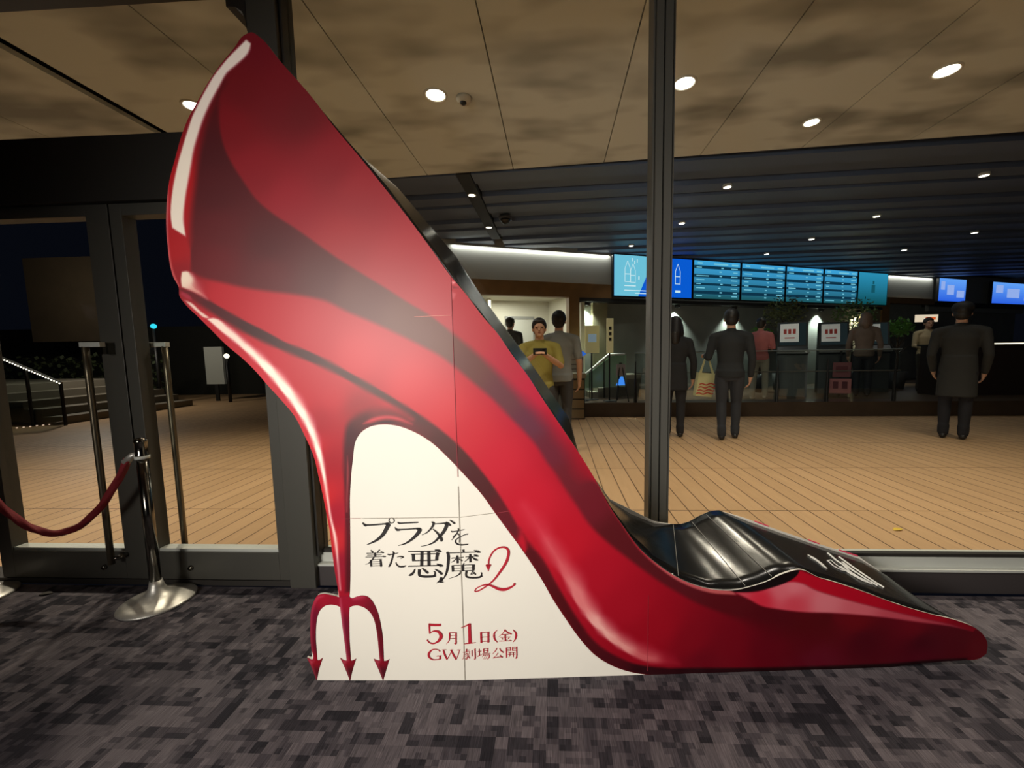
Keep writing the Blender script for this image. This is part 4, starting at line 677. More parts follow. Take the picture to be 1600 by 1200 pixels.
# screens
def ramp_screen(name, top, bot, s):
    if name in MATS: return MATS[name]
    m = bpy.data.materials.new(name); m.use_nodes = True; n = m.node_tree.nodes; l = m.node_tree.links; n.remove(n['Principled BSDF'])
    tc = n.new('ShaderNodeTexCoord'); sp = n.new('ShaderNodeSeparateXYZ'); l.new(tc.outputs['Generated'], sp.inputs[0])
    r = n.new('ShaderNodeValToRGB'); r.color_ramp.elements[0].color = lin(bot) + (1,); r.color_ramp.elements[1].color = lin(top) + (1,)
    l.new(sp.outputs['Z'], r.inputs[0]); e = n.new('ShaderNodeEmission'); l.new(r.outputs[0], e.inputs[0]); e.inputs[1].default_value = s
    l.new(e.outputs[0], n['Material Output'].inputs[0]); MATS[name] = m; return m
def screen(t0, t1, z0, z1, label, style, group):
    e = empty('display_screen', wpt(t0, -.12, z0), WA, label, 'screen', group)
    W_, H_ = t1 - t0, z1 - z0
    boxes('bezel', [(0, W_, .0, .07, 0, H_)], mat('bezel_black', (16, 18, 20), .4), e)
    parts_ = []
    def quad(name, rects, m, lift): parts_.append((rects, m, lift))
    def finish():
        bm = bmesh.new(); ms = []
        for rects, m, lift in parts_:
            ms.append(m)
            for r in rects:
                f = bm.faces.new([bm.verts.new((p[0] * W_, -lift, p[1] * H_)) for p in r]); f.material_index = len(ms) - 1
        o = obj('display', bm, None, e)
        for m in ms: o.data.materials.append(m)
    R4 = lambda x0, x1, y0, y1: [(x0, y0), (x1, y0), (x1, y1), (x0, y1)]
    if style == 'promo':
        quad('display', [R4(.012, .988, .02, .98)], emis('screen_blue', (10, 92, 214), 1.), .004)
        quad('pale_half', [[(.012, .02), (.30, .02), (.50, .98), (.012, .98)]], emis('screen_cyan', (112, 196, 222), 1.), .008)
        wht = emis('screen_white', (206, 236, 244), 1.)
        def icon(cx, cy, k):
            L_ = [R4(cx - .035 * k, cx - .028 * k, cy - .2 * k, cy + .12 * k), R4(cx + .028 * k, cx + .035 * k, cy - .2 * k, cy + .12 * k), R4(cx - .035 * k, cx + .035 * k, cy - .2 * k, cy - .185 * k),
                  R4(cx - .028 * k, cx + .028 * k, cy - .02 * k, cy), [(cx - .035 * k, cy + .12 * k), (cx - .028 * k, cy + .12 * k), (cx + .003, cy + .3 * k), (cx - .003, cy + .3 * k)], [(cx + .028 * k, cy + .12 * k), (cx + .035 * k, cy + .12 * k), (cx + .003, cy + .3 * k), (cx - .003, cy + .3 * k)]]
            return L_
        quad('pictogram', icon(.17, .55, 1.) + icon(.235, .52, .9) + icon(.80, .55, 1.) + icon(.56, .5, .8) + [R4(.30, .315, .42, .5), R4(.25, .26, .78, .86), R4(.28, .29, .82, .9), R4(.22, .23, .84, .92)], wht, .012)
        quad('caption', [R4(.13, .27, .25, .275), R4(.13, .52, .145, .165), R4(.26, .46, .08, .1), R4(.77, .84, .14, .2)], wht, .012)
    elif style == 'schedule':
        quad('display', [R4(.015, .985, .02, .98)], ramp_screen('screen_schedule', (64, 166, 224), (30, 84, 92), 1.), .004)
        quad('row_band', [R4(.015, .985, y0, y1) for y0, y1 in ((.78, .86), (.56, .64), (.36, .42), (.14, .22))], emis('screen_row_dark', (14, 52, 74), 1.), .008)
        rn = random.Random(int(t0 * 10)); L_ = [R4(.08, .18, .90, .94), R4(.42, .72, .89, .93), R4(.8, .94, .89, .93)]
        for y0 in (.80, .70, .59, .49, .385, .28, .17, .08):
            x = .5 + rn.random() * .08
            L_.append(R4(x, x + .05, y0, y0 + .03)); L_.append(R4(.78 + rn.random() * .06, .93, y0, y0 + .025))
            if rn.random() > .45: L_.append(R4(.06, .12 + rn.random() * .2, y0, y0 + .022))
        quad('listing_text', L_, emis('screen_text', (120, 200, 224), 1.), .012)
    elif style == 'teal':
        quad('display', [R4(.02, .98, .02, .98)], ramp_screen('screen_teal', (44, 146, 186), (12, 72, 78), 1.), .004)
        quad('figure', [R4(.44, .56, .38, .62), R4(.47, .53, .64, .74)], emis('screen_fig', (20, 84, 100), 1.), .008)
    else:
        quad('display', [R4(.02, .98, .02, .98)], ramp_screen('screen_far', (96, 158, 244), (40, 92, 220), 1.1), .004)
        quad('poster_block', [R4(.3, .55, .3, .72), R4(.08, .22, .5, .86), R4(.65, .92, .2, .5)], emis('screen_block', (150, 176, 240), 1.), .008)
    finish()
    return e
G1 = 'screens hanging over the counter'
screen(3.92, 6.20, 2.70, 3.69, 'wide promotional screen split into cyan and deep blue halves with white pictograms', 'promo', G1)
screen(6.22, 7.75, 2.70, 3.69, 'schedule screen directly right of the blue promotional screen', 'schedule', G1)
screen(7.78, 9.35, 2.70, 3.69, 'schedule screen second to the right of the blue promotional screen', 'schedule', G1)
screen(9.38, 10.83, 2.70, 3.69, 'schedule screen above the first leafy tree', 'schedule', G1)
screen(10.86, 12.27, 2.70, 3.69, 'schedule screen last of the listing row before the plain teal screen', 'schedule', G1)
screen(12.30, 13.66, 2.70, 3.69, 'plain teal screen at the right end of the screen row', 'teal', G1)
screen(16.20, 17.75, 2.90, 3.68, 'bright blue screen left of the dark head, in the far right pair', 'far', G1)
screen(19.25, 22.5, 2.90, 3.68, 'bright blue screen right of the dark head at the photo edge', 'far', G1)

# kiosks
def kiosk(loc, rz, label):
    e = empty('ticket_kiosk', loc, rz, label, 'kiosk', 'self service ticket kiosks')
    bm = bmesh.new(); pr = [(-.22, 0), (.25, 0), (.25, 1.72), (.06, 1.72), (-.10, 1.15), (-.24, 1.05), (-.24, .98), (-.16, .95)]
    a = [bm.verts.new((-.30, y, z)) for y, z in pr]; b = [bm.verts.new((.30, y, z)) for y, z in pr]
    bm.faces.new(a); bm.faces.new(b)
    for i in range(len(a)): bm.faces.new((a[i], a[(i + 1) % len(a)], b[(i + 1) % len(a)], b[i]))
    obj('body', bm, mat('kiosk_dark', (46, 48, 46), .4), e)
    def slab_(name, x0, x1, u0, u1, m, lift):
        P = lambda u: Vector((0, -.10 + .16 * u, 1.15 + .57 * u)); n_ = Vector((0, -.57, .16)).normalized() * lift
        bm = bmesh.new(); v = [bm.verts.new(Vector((x, 0, 0)) + P(u) + n_) for x, u in ((x0, u0), (x1, u0), (x1, u1), (x0, u1))]; bm.faces.new(v)
        return obj(name, bm, m, e)
    slab_('touch_screen', -.26, .26, .05, .95, emis('kiosk_screen', (34, 44, 46), .6), .004)
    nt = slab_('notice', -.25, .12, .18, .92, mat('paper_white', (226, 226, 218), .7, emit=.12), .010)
    for k, (x0, x1, u0, u1) in enumerate(((-.17, -.12, .55, .74), (-.08, -.03, .55, .74), (.0, .05, .55, .74), (-.16, .04, .36, .42))):
        pass
    bm = bmesh.new()
    P = lambda u: Vector((0, -.10 + .16 * u, 1.15 + .57 * u)) + Vector((0, -.57, .16)).normalized() * .014
    for x0, x1, u0, u1 in ((-.18, -.12, .50, .70), (-.09, -.03, .50, .70), (.0, .06, .50, .70), (-.16, .04, .32, .36)):
        v = [bm.verts.new(Vector((x, 0, 0)) + P(u)) for x, u in ((x0, u0), (x1, u0), (x1, u1), (x0, u1))]; bm.faces.new(v)
    obj('notice_print', bm, mat('notice_red', (190, 70, 60), .7), nt)
    boxes('ledge', [(-.31, .31, -.34, -.16, 1.0, 1.03)], mat('kiosk_ledge', (120, 122, 118), .4), e)
    boxes('keypad', [(-.06, .1, -.28, -.20, 1.03, 1.06)], BLACK, e)
    return e
k1 = kiosk((6.75, 10.0, SLAB), -.45, 'dark ticket kiosk with a white notice, standing directly behind the pink notice stand')
k2 = dup(k1, (7.95, 10.35, SLAB), -.45, 'dark ticket kiosk mostly hidden by the customer with light brown hair')
dup(k1, (5.55, 9.6, SLAB), -.45, 'dark ticket kiosk with a white notice just right of the customer in pink')
# pink and white floor stand
e = empty('sign_stand', (6.30, 9.05, SLAB), -.3, 'pink notice stand on the dark floor in front of the kiosks', 'sign')
boxes('board', [(-.20, .20, -.02, .01, .10, .42)], mat('pink_board', (206, 130, 130), .6), e); boxes('board', [(-.15, .18, -.02, .01, .46, .78)], mat('pink_board_dark', (150, 92, 96), .6), e)
boxes('post', [(-.02, .02, .01, .04, 0, 1.05)], BLACK, e); boxes('foot', [(-.16, .16, -.1, .14, 0, .02)], BLACK, e)
for b_ in ((-.14, -.04, -.024, -.02, .2, .36), (.03, .13, -.024, -.02, .2, .36), (-.1, .12, -.024, -.02, .56, .7)): boxes('print_block', [b_], mat('pink_print', (120, 60, 66), .6), e)
# easel sign, blue
e = empty('easel_sign', (1.45, 8.75, SLAB), .15, 'small blue panel on a dark easel beside the tall mullion', 'sign')
bm = bmesh.new()
for z0, z1, w0, w1, yy in ((.36, .55, .13, .05, -.03),):
    v = [bm.verts.new(p) for p in ((-w0, yy, z0), (w0 * .8, yy, z0), (w1 * .8, yy + .03, z1), (-w1 * .2, yy + .03, z1))]; bm.faces.new(v)
obj('panel', bm, emis('easel_blue', (66, 140, 240), 1.), e)
boxes('board', [(-.10, .10, .005, .03, .56, .82)], mat('easel_board', (150, 146, 150), .6), e)
bm = bmesh.new()
for p, q_ in (((-.14, -.1, 0), (-.02, .03, .85)), ((.14, -.1, 0), (.02, .03, .85)), ((0, .25, 0), (0, .05, .85))): tube(bm, [p, q_], .012, 6)
obj('easel_legs', bm, BLACK, e)
# notice boards by the wall
for x, y, w, h, z, rgb, lab in ((.86, 9.12, .34, .62, 1.02, (206, 196, 140), 'cream notice board with a blue and white sheet left of the stair rail'), (1.22, 8.80, .15, .75, 1.02, (222, 212, 160), 'narrow cream banner with dark vertical writing near the mullion')):
    e = empty('notice_board', (x, y, SLAB), .3, lab, 'notice board')
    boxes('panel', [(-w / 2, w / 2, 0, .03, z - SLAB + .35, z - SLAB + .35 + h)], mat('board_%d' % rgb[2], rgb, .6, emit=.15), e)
    boxes('post', [(-.015, .015, .03, .05, 0, z - SLAB + .4)], BLACK, e); boxes('foot', [(-.12, .12, -.08, .12, 0, .015)], BLACK, e)
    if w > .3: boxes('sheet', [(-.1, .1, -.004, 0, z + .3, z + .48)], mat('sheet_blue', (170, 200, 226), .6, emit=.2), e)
    else: [boxes('writing', [(-.03, .03, -.004, 0, z + .55 - .12 * k, z + .62 - .12 * k)], mat('board_ink', (40, 38, 30), .6), e) for k in range(3)]
# leaflet rack
e = empty('leaflet_rack', (.40, 8.75, SLAB), .1, 'white slatted leaflet rack beside the grey-shirted man', 'rack')
boxes('frame', [(-.14, .14, 0, .04, .35, 1.05), (-.14, -.12, 0, .05, 0, .35), (.12, .14, 0, .05, 0, .35)], mat('rack_white', (200, 196, 182), .6), e)
boxes('shelf', [(-.14, .14, -.03, 0, .42 + .1 * k, .44 + .1 * k) for k in range(6)], mat('rack_shelf', (120, 104, 96), .6), e)
# belt barrier posts with blue heads
for x, y, lab in ((.62, 8.97, 'black barrier post with a blue cap near the leaflet rack'),):
    e = empty('barrier_post', (x, y, SLAB), 0, lab, 'barrier post')
    bm = bmesh.new(); lathe(bm, [(0, 0), (.16, 0), (.15, .02), (.03, .035), (.022, .06), (.022, 1.0), (0, 1.0)], 20); obj('post', bm, BLACK, e, True)
    bm = bmesh.new(); lathe(bm, [(0, 1.0), (.05, 1.02), (.09, 1.06), (.04, 1.10), (.0, 1.12)], 20); obj('cap', bm, emis('cap_blue', (50, 110, 220), .8), e, True)
# stairway with glass balustrade
e = empty('stair_flight', (.95, 9.25, SLAB), .2, 'short stair flight with green glass side and white sloping handrail by the mullion', 'stairs')
boxes('step', [(-.05 + .16 * k, 1.2, .2, 1.0, 0, .14 + .10 * k) for k in range(5)], mat('stair_stone', (150, 146, 128), .6), e)
bm = bmesh.new(); v = [bm.verts.new(p) for p in ((-.55, .15, .25), (.8, .15, .25), (.8, .15, 1.02), (.45, .15, 1.0), (-.5, .15, .34))]; bm.faces.new(v)
gp = obj('glass_side', bm, mat('green_glass', (150, 186, 160), .2), e); gp.modifiers.new('t', 'SOLIDIFY').thickness = .012
bm = bmesh.new(); tube(bm, [(-.62, .13, .30), (-.3, .13, .52), (.0, .13, .74), (.28, .13, .97), (.36, .13, 1.03), (.75, .13, 1.03)], .028, 10); obj('handrail', bm, mat('rail_white', (232, 230, 220), .4), e, True)
for x, z0 in ((-.1, .66), (.25, .94)): bm = bmesh.new(); tube(bm, [(x, .14, .0), (x, .14, z0)], .012, 8); obj('baluster', bm, BLACK, e)
# drawer unit on the terrace and long counter in front of the doorway
e = empty('drawer_unit', (.42, 8.2, 0), 0, 'drawer unit of four pale timber fronts at the counter end', 'drawer unit')
boxes('carcass', [(-.17, .20, .01, .4, 0, .86)], mat('carcass_dark', (52, 46, 40), .6), e)
boxes('top', [(-.20, .22, -.02, .42, .86, .96)], mat('unit_top', (150, 146, 126), .5), e)
for k in range(4): boxes('drawer', [(-.14, .18, -.01, .02, .03 + .205 * k, .205 + .205 * k)], mat('pale_timber', (140, 118, 84), .55), e)
e = empty('serving_counter', (-1.2, 8.1, 0), 0, 'dark grey counter in front of the lit doorway', 'counter')
boxes('body', [(-.6, 1.38, 0, .38, 0, .90)], mat('counter_grey', (66, 66, 56), .6), e); boxes('worktop', [(-.62, 1.39, -.03, .40, .90, .95)], mat('worktop_grey', (112, 114, 100), .4), e)
# glass balustrade along the concourse edge
e = empty('glass_balustrade', (0, 0, 0), 0, 'glass balustrade with slim dark posts and a pale top rail along the concourse edge', 'balustrade')
yb = lambda x: 8.66 - .0326 * (x + 2.0) + .03
gm = glass('balustrade_glass', .10, (.93, .96, .94))
for x0, x1 in ((1.7, 3.5), (3.5, 5.2), (5.2, 7.0)):
    bm = bmesh.new(); v = [bm.verts.new(p) for p in ((x0 + .02, yb(x0), SLAB + .05), (x1 - .02, yb(x1), SLAB + .05), (x1 - .02, yb(x1), 1.34), (x0 + .02, yb(x0), 1.34))]; bm.faces.new(v)
    o = obj('panel', bm, gm, e); o.modifiers.new('t', 'SOLIDIFY').thickness = .012
for z, r, m in ((1.36, .012, mat('rail_pale', (120, 130, 126), .4)), (.93, .010, mat('rail_dim', (86, 84, 74), .5))):
    bm = bmesh.new(); tube(bm, [(1.7, yb(1.7) - .02, z), (7.0, yb(7.0) - .02, z)], r, 8); obj('rail', bm, m, e)
for x in (1.72, 2.65, 3.62, 4.62, 5.6, 6.9):
    bm = bmesh.new(); tube(bm, [(x, yb(x) - .025, SLAB), (x, yb(x) - .025, .75), (x, yb(x) - .025, 1.18)], [.035, .022, .012], 8); obj('post', bm, BLACK, e)
# concession counter with a light line
e = empty('concession_counter', (8.55, 9.25, SLAB), -.03, 'long dark concession counter with a bright light line along its front', 'counter')
boxes('front', [(0, 4.6, 0, .5, 0, 1.10)], mat('counter_dark', (46, 34, 30), .5), e); boxes('worktop', [(-.05, 4.65, -.05, .55, 1.10, 1.14)], BLACK, e)
[boxes('light_line', [(a_, b_, -.07, -.05, 1.125, 1.15)], emis('line_white', (255, 240, 214), 1.6), e) for a_, b_ in ((.0, 1.0), (1.03, 2.2), (2.23, 4.6))]
e = empty('price_board', (9.4, 10.6, 0), 0, 'small lit white and orange price board above the concession counter', 'sign')
boxes('panel', [(-.25, .28, 0, .04, 2.02, 2.20)], emis('price_white', (226, 206, 180), 1.), e); boxes('print_block', [(-.02, .22, -.006, 0, 2.07, 2.14)], emis('price_orange', (214, 96, 50), 1.), e)
boxes('post', [(-.02, .02, .01, .04, SLAB, 2.02)], BLACK, e)

# potted trees
def tree(loc, h, r, pot_h, label, seed, rgb=(70, 92, 44), stem=True):
    rn = random.Random(seed)
    e = empty('potted_tree', loc, 0, label, 'plant')
    bm = bmesh.new(); lathe(bm, [(0, 0), (.17, 0), (.22, pot_h), (.20, pot_h), (.19, pot_h - .03), (0, pot_h - .03)], 20); obj('pot', bm, mat('pot_dark', (50, 48, 46), .6), e, True)
    bm = bmesh.new(); tube(bm, [(0, 0, pot_h - .03), (.02, .01, h * .45), (-.02, .0, h * .75), (.01, 0, h)], [.03, .025, .018, .01], 8)
    for k in range(9):
        a_ = rn.random() * 6.28; z = h * (.6 + .35 * rn.random()); tube(bm, [(0, 0, z - .1), (math.cos(a_) * r * .5, math.sin(a_) * r * .5, z + .05), (math.cos(a_) * r * .85, math.sin(a_) * r * .85, z + .16)], [.012, .008, .003], 5)
    obj('trunk', bm, mat('bark', (72, 56, 40), .8), e, True)
    bm = bmesh.new()
    for k in range(520):
        d = Vector((rn.gauss(0, 1), rn.gauss(0, 1), rn.gauss(0, 1))).normalized() * r * (rn.random() ** .45)
        c = Vector((0, 0, h)) + Vector((d.x, d.y, d.z * .85))
        L_ = .05 + .06 * rn.random(); ax = Vector((rn.gauss(0, 1), rn.gauss(0, 1), rn.gauss(0, .6))).normalized(); sd = ax.cross(Vector((rn.random(), rn.random(), 1))).normalized() * L_ * .3
        v = [bm.verts.new(p) for p in (c, c + ax * L_ * .5 + sd, c + ax * L_, c + ax * L_ * .5 - sd)]; bm.faces.new(v)
    obj('foliage', bm, mat('leaf_%d' % rgb[1], rgb, .45), e)
    return e
tree((6.05, 10.9, SLAB), 2.05, .52, .45, 'tall leafy potted tree in front of the schedule screens', 3, (88, 92, 48))
tree((8.05, 11.2, SLAB), 1.95, .55, .45, 'leafy potted tree in front of the plain teal screen', 5, (84, 112, 60))
tree((5.3, 10.55, SLAB), 1.45, .26, .45, 'small bright green potted plant left of the tall tree', 8, (96, 150, 60))
tree((9.0, 10.9, SLAB), 1.6, .28, .45, 'small green potted plant beside the concession counter', 9, (90, 140, 60))

# ------------------------------------------------------------------ far left, beyond the terrace
tag(boxes('wall_outdoor', [(-16.9, -13.9, 12.2, 12.5, 2.0, 4.65)], mat('dim_panel', (72, 60, 44), .8, noise_amt=.1, noise_scale=2)), kind='structure')
tag(boxes('wall_far', [(-26, -3, 14.5, 14.7, 0, 2.6)], mat('far_dark', (32, 32, 26), .9)), kind='structure')
bm = bmesh.new(); rn = random.Random(4)
for k in range(900):
    c = Vector((-17.5 + rn.random() * 5.2, 11.6 + rn.random() * .5, rn.random() * 1.5)); L_ = .16
    ax = Vector((rn.gauss(0, 1), rn.gauss(0, 1), rn.gauss(0, 1))).normalized(); sd = ax.cross(Vector((.3, .2, 1))).normalized() * L_ * .35
    v = [bm.verts.new(p) for p in (c, c + ax * L_ * .5 + sd, c + ax * L_, c + ax * L_ * .5 - sd)]; bm.faces.new(v)
tag(obj('hedge', bm, mat('hedge_green', (48, 58, 30), .7)), 'dark green clipped hedge beyond the terrace behind the outdoor steps', 'hedge')
e = empty('outdoor_steps', (-10.62, 8.0, 0), 0, 'broad stone steps with a glass side and lit handrail outside the left door', 'stairs')
for k in range(5): boxes('step', [(-1.0 - .42 * (k + 1) - 3, -.12 - .42 * k, .05, 3.2, .17 * k, .17 * (k + 1))], mat('step_stone', (120, 112, 98), .7), e)
bm = bmesh.new(); v = [bm.verts.new(p) for p in ((-2.6, 0, .05), (.06, 0, .05), (.06, 0, .90), (-2.6, 0, 2.05))]; bm.faces.new(v)
o = obj('glass_side', bm, glass('step_glass', .06, (.72, .76, .74)), e); o.modifiers.new('t', 'SOLIDIFY').thickness = .015
bm = bmesh.new(); tube(bm, [(-2.6, 0, 2.06), (.06, 0, .91)], .03, 8); obj('handrail', bm, mat('rail_steel', (140, 140, 134), .35, .6), e)
for k in range(46):
    bm = bmesh.new(); ball(bm, (-2.6 + 2.66 * k / 45, -.035, 2.06 - 1.15 * k / 45), .015, sub=1); obj('handrail_light', bm, emis('led_white', (255, 246, 226), 3), e)
for x, z in ((-.7, 1.2), (.05, .9)): bm = bmesh.new(); tube(bm, [(x, -.01, 0), (x, -.01, z)], .03, 8); obj('post', bm, BLACK, e)
fs = tag(boxes('floor_light_strip', [(-11.3, -10.75, 8.6, 8.61, 0, .004)], BLACK), 'dotted line of small lights set in the deck at the foot of the outdoor steps', 'light strip')
for k in range(15):
    bm = bmesh.new(); ball(bm, (-11.3 + .55 * k / 14, 7.5 + 1.1 * k / 14, .01), .018, sub=1, sz=.5); obj('light', bm, emis('floor_led', (255, 220, 190), .9), fs)
lamp('POINT', 'step_lamp', (-11.6, 9.5, 2.6), 130, (1, .9, .78), .2)
lamp('POINT', 'wall_lamp', (-15.0, 10.5, 3.6), 14, (1, .85, .6), .2)
e = empty('wayfinding_panel', (-10.95, 12.3, 0), 0, 'pale upright panel standing in the dark seen through the right door leaf', 'sign')
boxes('board', [(-.3, .3, 0, .08, .55, 1.75)], mat('pale_board', (150, 150, 140), .6, emit=.05), e); boxes('post', [(-.06, .06, .02, .06, 0, .55)], BLACK, e)
for x, z, rgb, lab in ((-11.86, 2.36, (40, 170, 190), 'tiny cyan lamp glowing in the dark above the door handle'), (-10.25, 1.45, (255, 244, 220), 'tiny white lamp glowing beside the pale upright panel')):
    e = empty('bollard_lamp', (x, 11.35 if x < -11 else 12.0, 0), 0, lab, 'lamp')
    bm = bmesh.new(); lathe(bm, [(0, 0), (.05, 0), (.04, z - .08), (0, z - .08)], 12); obj('post', bm, BLACK, e, True)
    bm = bmesh.new(); ball(bm, (0, 0, z), .075); obj('bulb', bm, emis('bulb_%d' % rgb[0], rgb, 2), e, True)

# ------------------------------------------------------------------ people mirrored in the glass, built as solid figures
def capsule(bm, pts, rad, seg=14):
    """Tapered round limb with domed ends."""
    pts = [Vector(p) for p in pts]
    tube(bm, pts, rad, seg)
    for p, r in zip(pts, rad): ball(bm, p, r * 1.0, sub=2)
def loft(bm, secs, seg=24):
    """Trunk through elliptical sections (cx, cy, z, rx, ry)."""
    R_ = [[bm.verts.new((cx + rx * math.cos(2 * math.pi * i / seg), cy + ry * math.sin(2 * math.pi * i / seg), z)) for i in range(seg)] for cx, cy, z, rx, ry in secs]
    for a, b in zip(R_, R_[1:]):
        for i in range(seg): bm.faces.new((a[i], a[(i + 1) % seg], b[(i + 1) % seg], b[i]))
    bm.faces.new(R_[0]); bm.faces.new(R_[-1])
def fused(name, bm, voxel, m, parent, smooth=4):
    """Fuse overlapping volumes into one continuous skin."""
    bmesh.ops.recalc_face_normals(bm, faces=bm.faces)
    me = bpy.data.meshes.new(name); bm.to_mesh(me); bm.free()
    t = bpy.data.objects.new(name + '_tmp', me); COL.objects.link(t)
    r = t.modifiers.new('r', 'REMESH'); r.mode = 'VOXEL'; r.voxel_size = voxel
    s = t.modifiers.new('s', 'SMOOTH'); s.factor = .5; s.iterations = smooth
    dg = bpy.context.evaluated_depsgraph_get(); out = bpy.data.meshes.new_from_object(t.evaluated_get(dg))
    bpy.data.objects.remove(t); bpy.data.meshes.remove(me); out.name = name
    out.materials.clear()
    return put(name, out, m, parent, True)
def hand(bm, wrist, d, nrm, curl, s=1., thumb=1):
    """Palm, four unequal fingers with knuckle bends and a side thumb."""
    d = Vector(d).normalized(); nrm = Vector(nrm); nrm = (nrm - d * nrm.dot(d)).normalized(); side = d.cross(nrm)
    w = Vector(wrist)
    capsule(bm, [w, w + d * .03 * s], [.024 * s, .026 * s], 10)
    for k, f in enumerate((-.030, -.010, .010, .030)):
        base = w + d * (.085 - abs(f) * .25) * s + side * f * s
        capsule(bm, [w + d * .02 * s + side * f * .55 * s, base], [.017 * s, .0125 * s], 8)
        L_ = (.034, .040, .043, .037)[k] * s; dd = d; p = base
        for j in range(3):
            dd = (dd * math.cos(curl) + nrm * math.sin(curl)).normalized(); q = p + dd * L_ * (1, .72, .6)[j]
            capsule(bm, [p, q], [(.0098, .009, .0085)[j] * s, (.009, .0085, .0075)[j] * s], 8); p = q
    b = w + d * .028 * s + side * .024 * s * thumb
    t1 = b + (d * .6 + side * .75 * thumb + nrm * .25).normalized() * .042 * s; t2 = t1 + (d * .9 + side * .1 * thumb + nrm * .5).normalized() * .032 * s
    capsule(bm, [b, t1, t2], [.014 * s, .011 * s, .009 * s], 8)

def person(loc, rz, H, label, top, legs, hair, skin=(196, 150, 122), hair_len=0., arms=None, step=.0, sleeves=.95, coat=0., female=False, shoes=(30, 28, 28), head_turn=0., cap=None, bag=None):
    """Standing figure, facing local -Y; arms = ((elbow, wrist), (elbow, wrist)) for the left-hand and right-hand side (x < 0, x > 0) as fractions of height."""
    e = empty('person', loc, rz, label, 'person'); h = H
    sh = (.108 if female else .120) * h; hipx = .052 * h
    SK = mat('skin_%d' % skin[0], skin, .5)
    if arms is None: arms = (((-.150, .012, .63), (-.148, -.03, .485)), ((.150, .012, .63), (.148, -.03, .485)))
    A = [[Vector(q) * h for q in a] for a in arms]
    S = [Vector((-sh, 0, .796 * h)), Vector((sh, 0, .796 * h))]
    hip = [Vector((-hipx, 0, .50 * h)), Vector((hipx, 0, .50 * h))]
    knee = [Vector((-hipx * 1.05, -.012 * h - step * .25, .285 * h)), Vector((hipx * 1.05, -.012 * h + step * .25, .285 * h))]
    ank = [Vector((-hipx * 1.0, .012 * h - step * .5, .045 * h)), Vector((hipx * 1.0, .012 * h + step * .5, .045 * h))]
    def trunk(bm, g, lo=.47):
        secs = [(0, 0, lo * h, .088 * h + g, .058 * h + g), (0, .004 * h, .53 * h, .094 * h + g, .062 * h + g), (0, 0, .60 * h, (.076 if female else .084) * h + g, .052 * h + g), (0, -.002 * h, .68 * h, .090 * h + g, .058 * h + g),
                (0, 0, .75 * h, .102 * h + g, .060 * h + g), (0, .004 * h, .79 * h, .088 * h + g, .050 * h + g), (0, .008 * h, .83 * h, .050 * h + g, .034 * h + g)]
        loft(bm, [s for s in secs if s[2] >= lo * h - 1e-6])
    def arm(bm, k, g, part=1.0, neck=True):
        s_, el, wr = S[k], A[k][0], A[k][1]
        if neck: capsule(bm, [Vector((0, .008 * h, .815 * h)), Vector((s_.x * .55, .006 * h, .812 * h)), s_], [.034 * h + g, .030 * h + g, .030 * h + g])
        if part <= .5: capsule(bm, [s_, s_.lerp(el, part * 1.7)], [.031 * h + g, .027 * h + g])
        else: capsule(bm, [s_, s_.lerp(el, .5), el, el.lerp(wr, .4), el.lerp(wr, (part - .5) * 2)], [.031 * h + g, .028 * h + g, .023 * h + g, .022 * h + g, .016 * h + g])
    def leg(bm, k, g, part=1.0):
        capsule(bm, [hip[k], hip[k].lerp(knee[k], .5), knee[k], knee[k].lerp(ank[k], .35), ank[k]], [.050 * h + g, .044 * h + g, .032 * h + g, .031 * h + g, .021 * h + g])
    # body: one continuous skin
    bm = bmesh.new(); trunk(bm, -.004)
    for k in (0, 1): arm(bm, k, 0); leg(bm, k, -.004)
    for k in (0, 1):
        d = (A[k][1] - A[k][0]).normalized(); nrm = Vector((1 if k == 0 else -1, -.3, 0))
        if abs(d.z) < .6: nrm = Vector((0, -1, .4)) if False else Vector((0, 0, -1))
        hand(bm, A[k][1], d, nrm, .38, h / 1.75, thumb=-1 if k else 1)
        capsule(bm, [ank[k], ank[k] + Vector((0, -.065 * h, -.024 * h))], [.019 * h, .010 * h])
    hc = Vector((0, -.008 * h, .935 * h)); R3 = Matrix.Rotation(head_turn, 3, 'Z')
    def hp(x, y, z): return hc + R3 @ Vector((x * h, y * h, z * h))
    capsule(bm, [(0, .008 * h, .80 * h), (0, .002 * h, .89 * h)], [.036 * h, .031 * h])
    ball(bm, hp(0, .006, .012), .058 * h, .80, .98, .95, 3); ball(bm, hp(0, -.016, -.026), .043 * h, .84, .90, .98, 3)
    ball(bm, hp(0, -.045, -.050), .016 * h, 1.1, .8, .8)                                         # chin
    capsule(bm, [hp(0, -.052, .008), hp(0, -.063, -.015)], [.006 * h, .0085 * h], 8)              # nose
    for s in (-1, 1):
        ball(bm, hp(.047 * s, .004, -.008), .0135 * h, .5, .8, 1.2); ball(bm, hp(.020 * s, -.046, .012), .013 * h, 1, .5, .5)   # ears, brows
    ball(bm, hp(0, -.052, -.033), .011 * h, 1.2, .5, .55)
    bd = fused('body', bm, .0075, SK, e, 3)
    if not -2.3 < rz % 6.2832 - 0 < 0:
        pass
    bm = bmesh.new()
    for s in (-1, 1): ball(bm, hp(.0205 * s, -.0515, .001), .0062 * h, 1.25, .5, .6)
    obj('eyes', bm, mat('eye_dark', (30, 22, 20), .2), bd, True)
    bm = bmesh.new(); ball(bm, hp(0, -.0575, -.033), .0095 * h, 1.25, .3, .35); obj('lips', bm, mat('lip', (150, 84, 76), .5), bd, True)
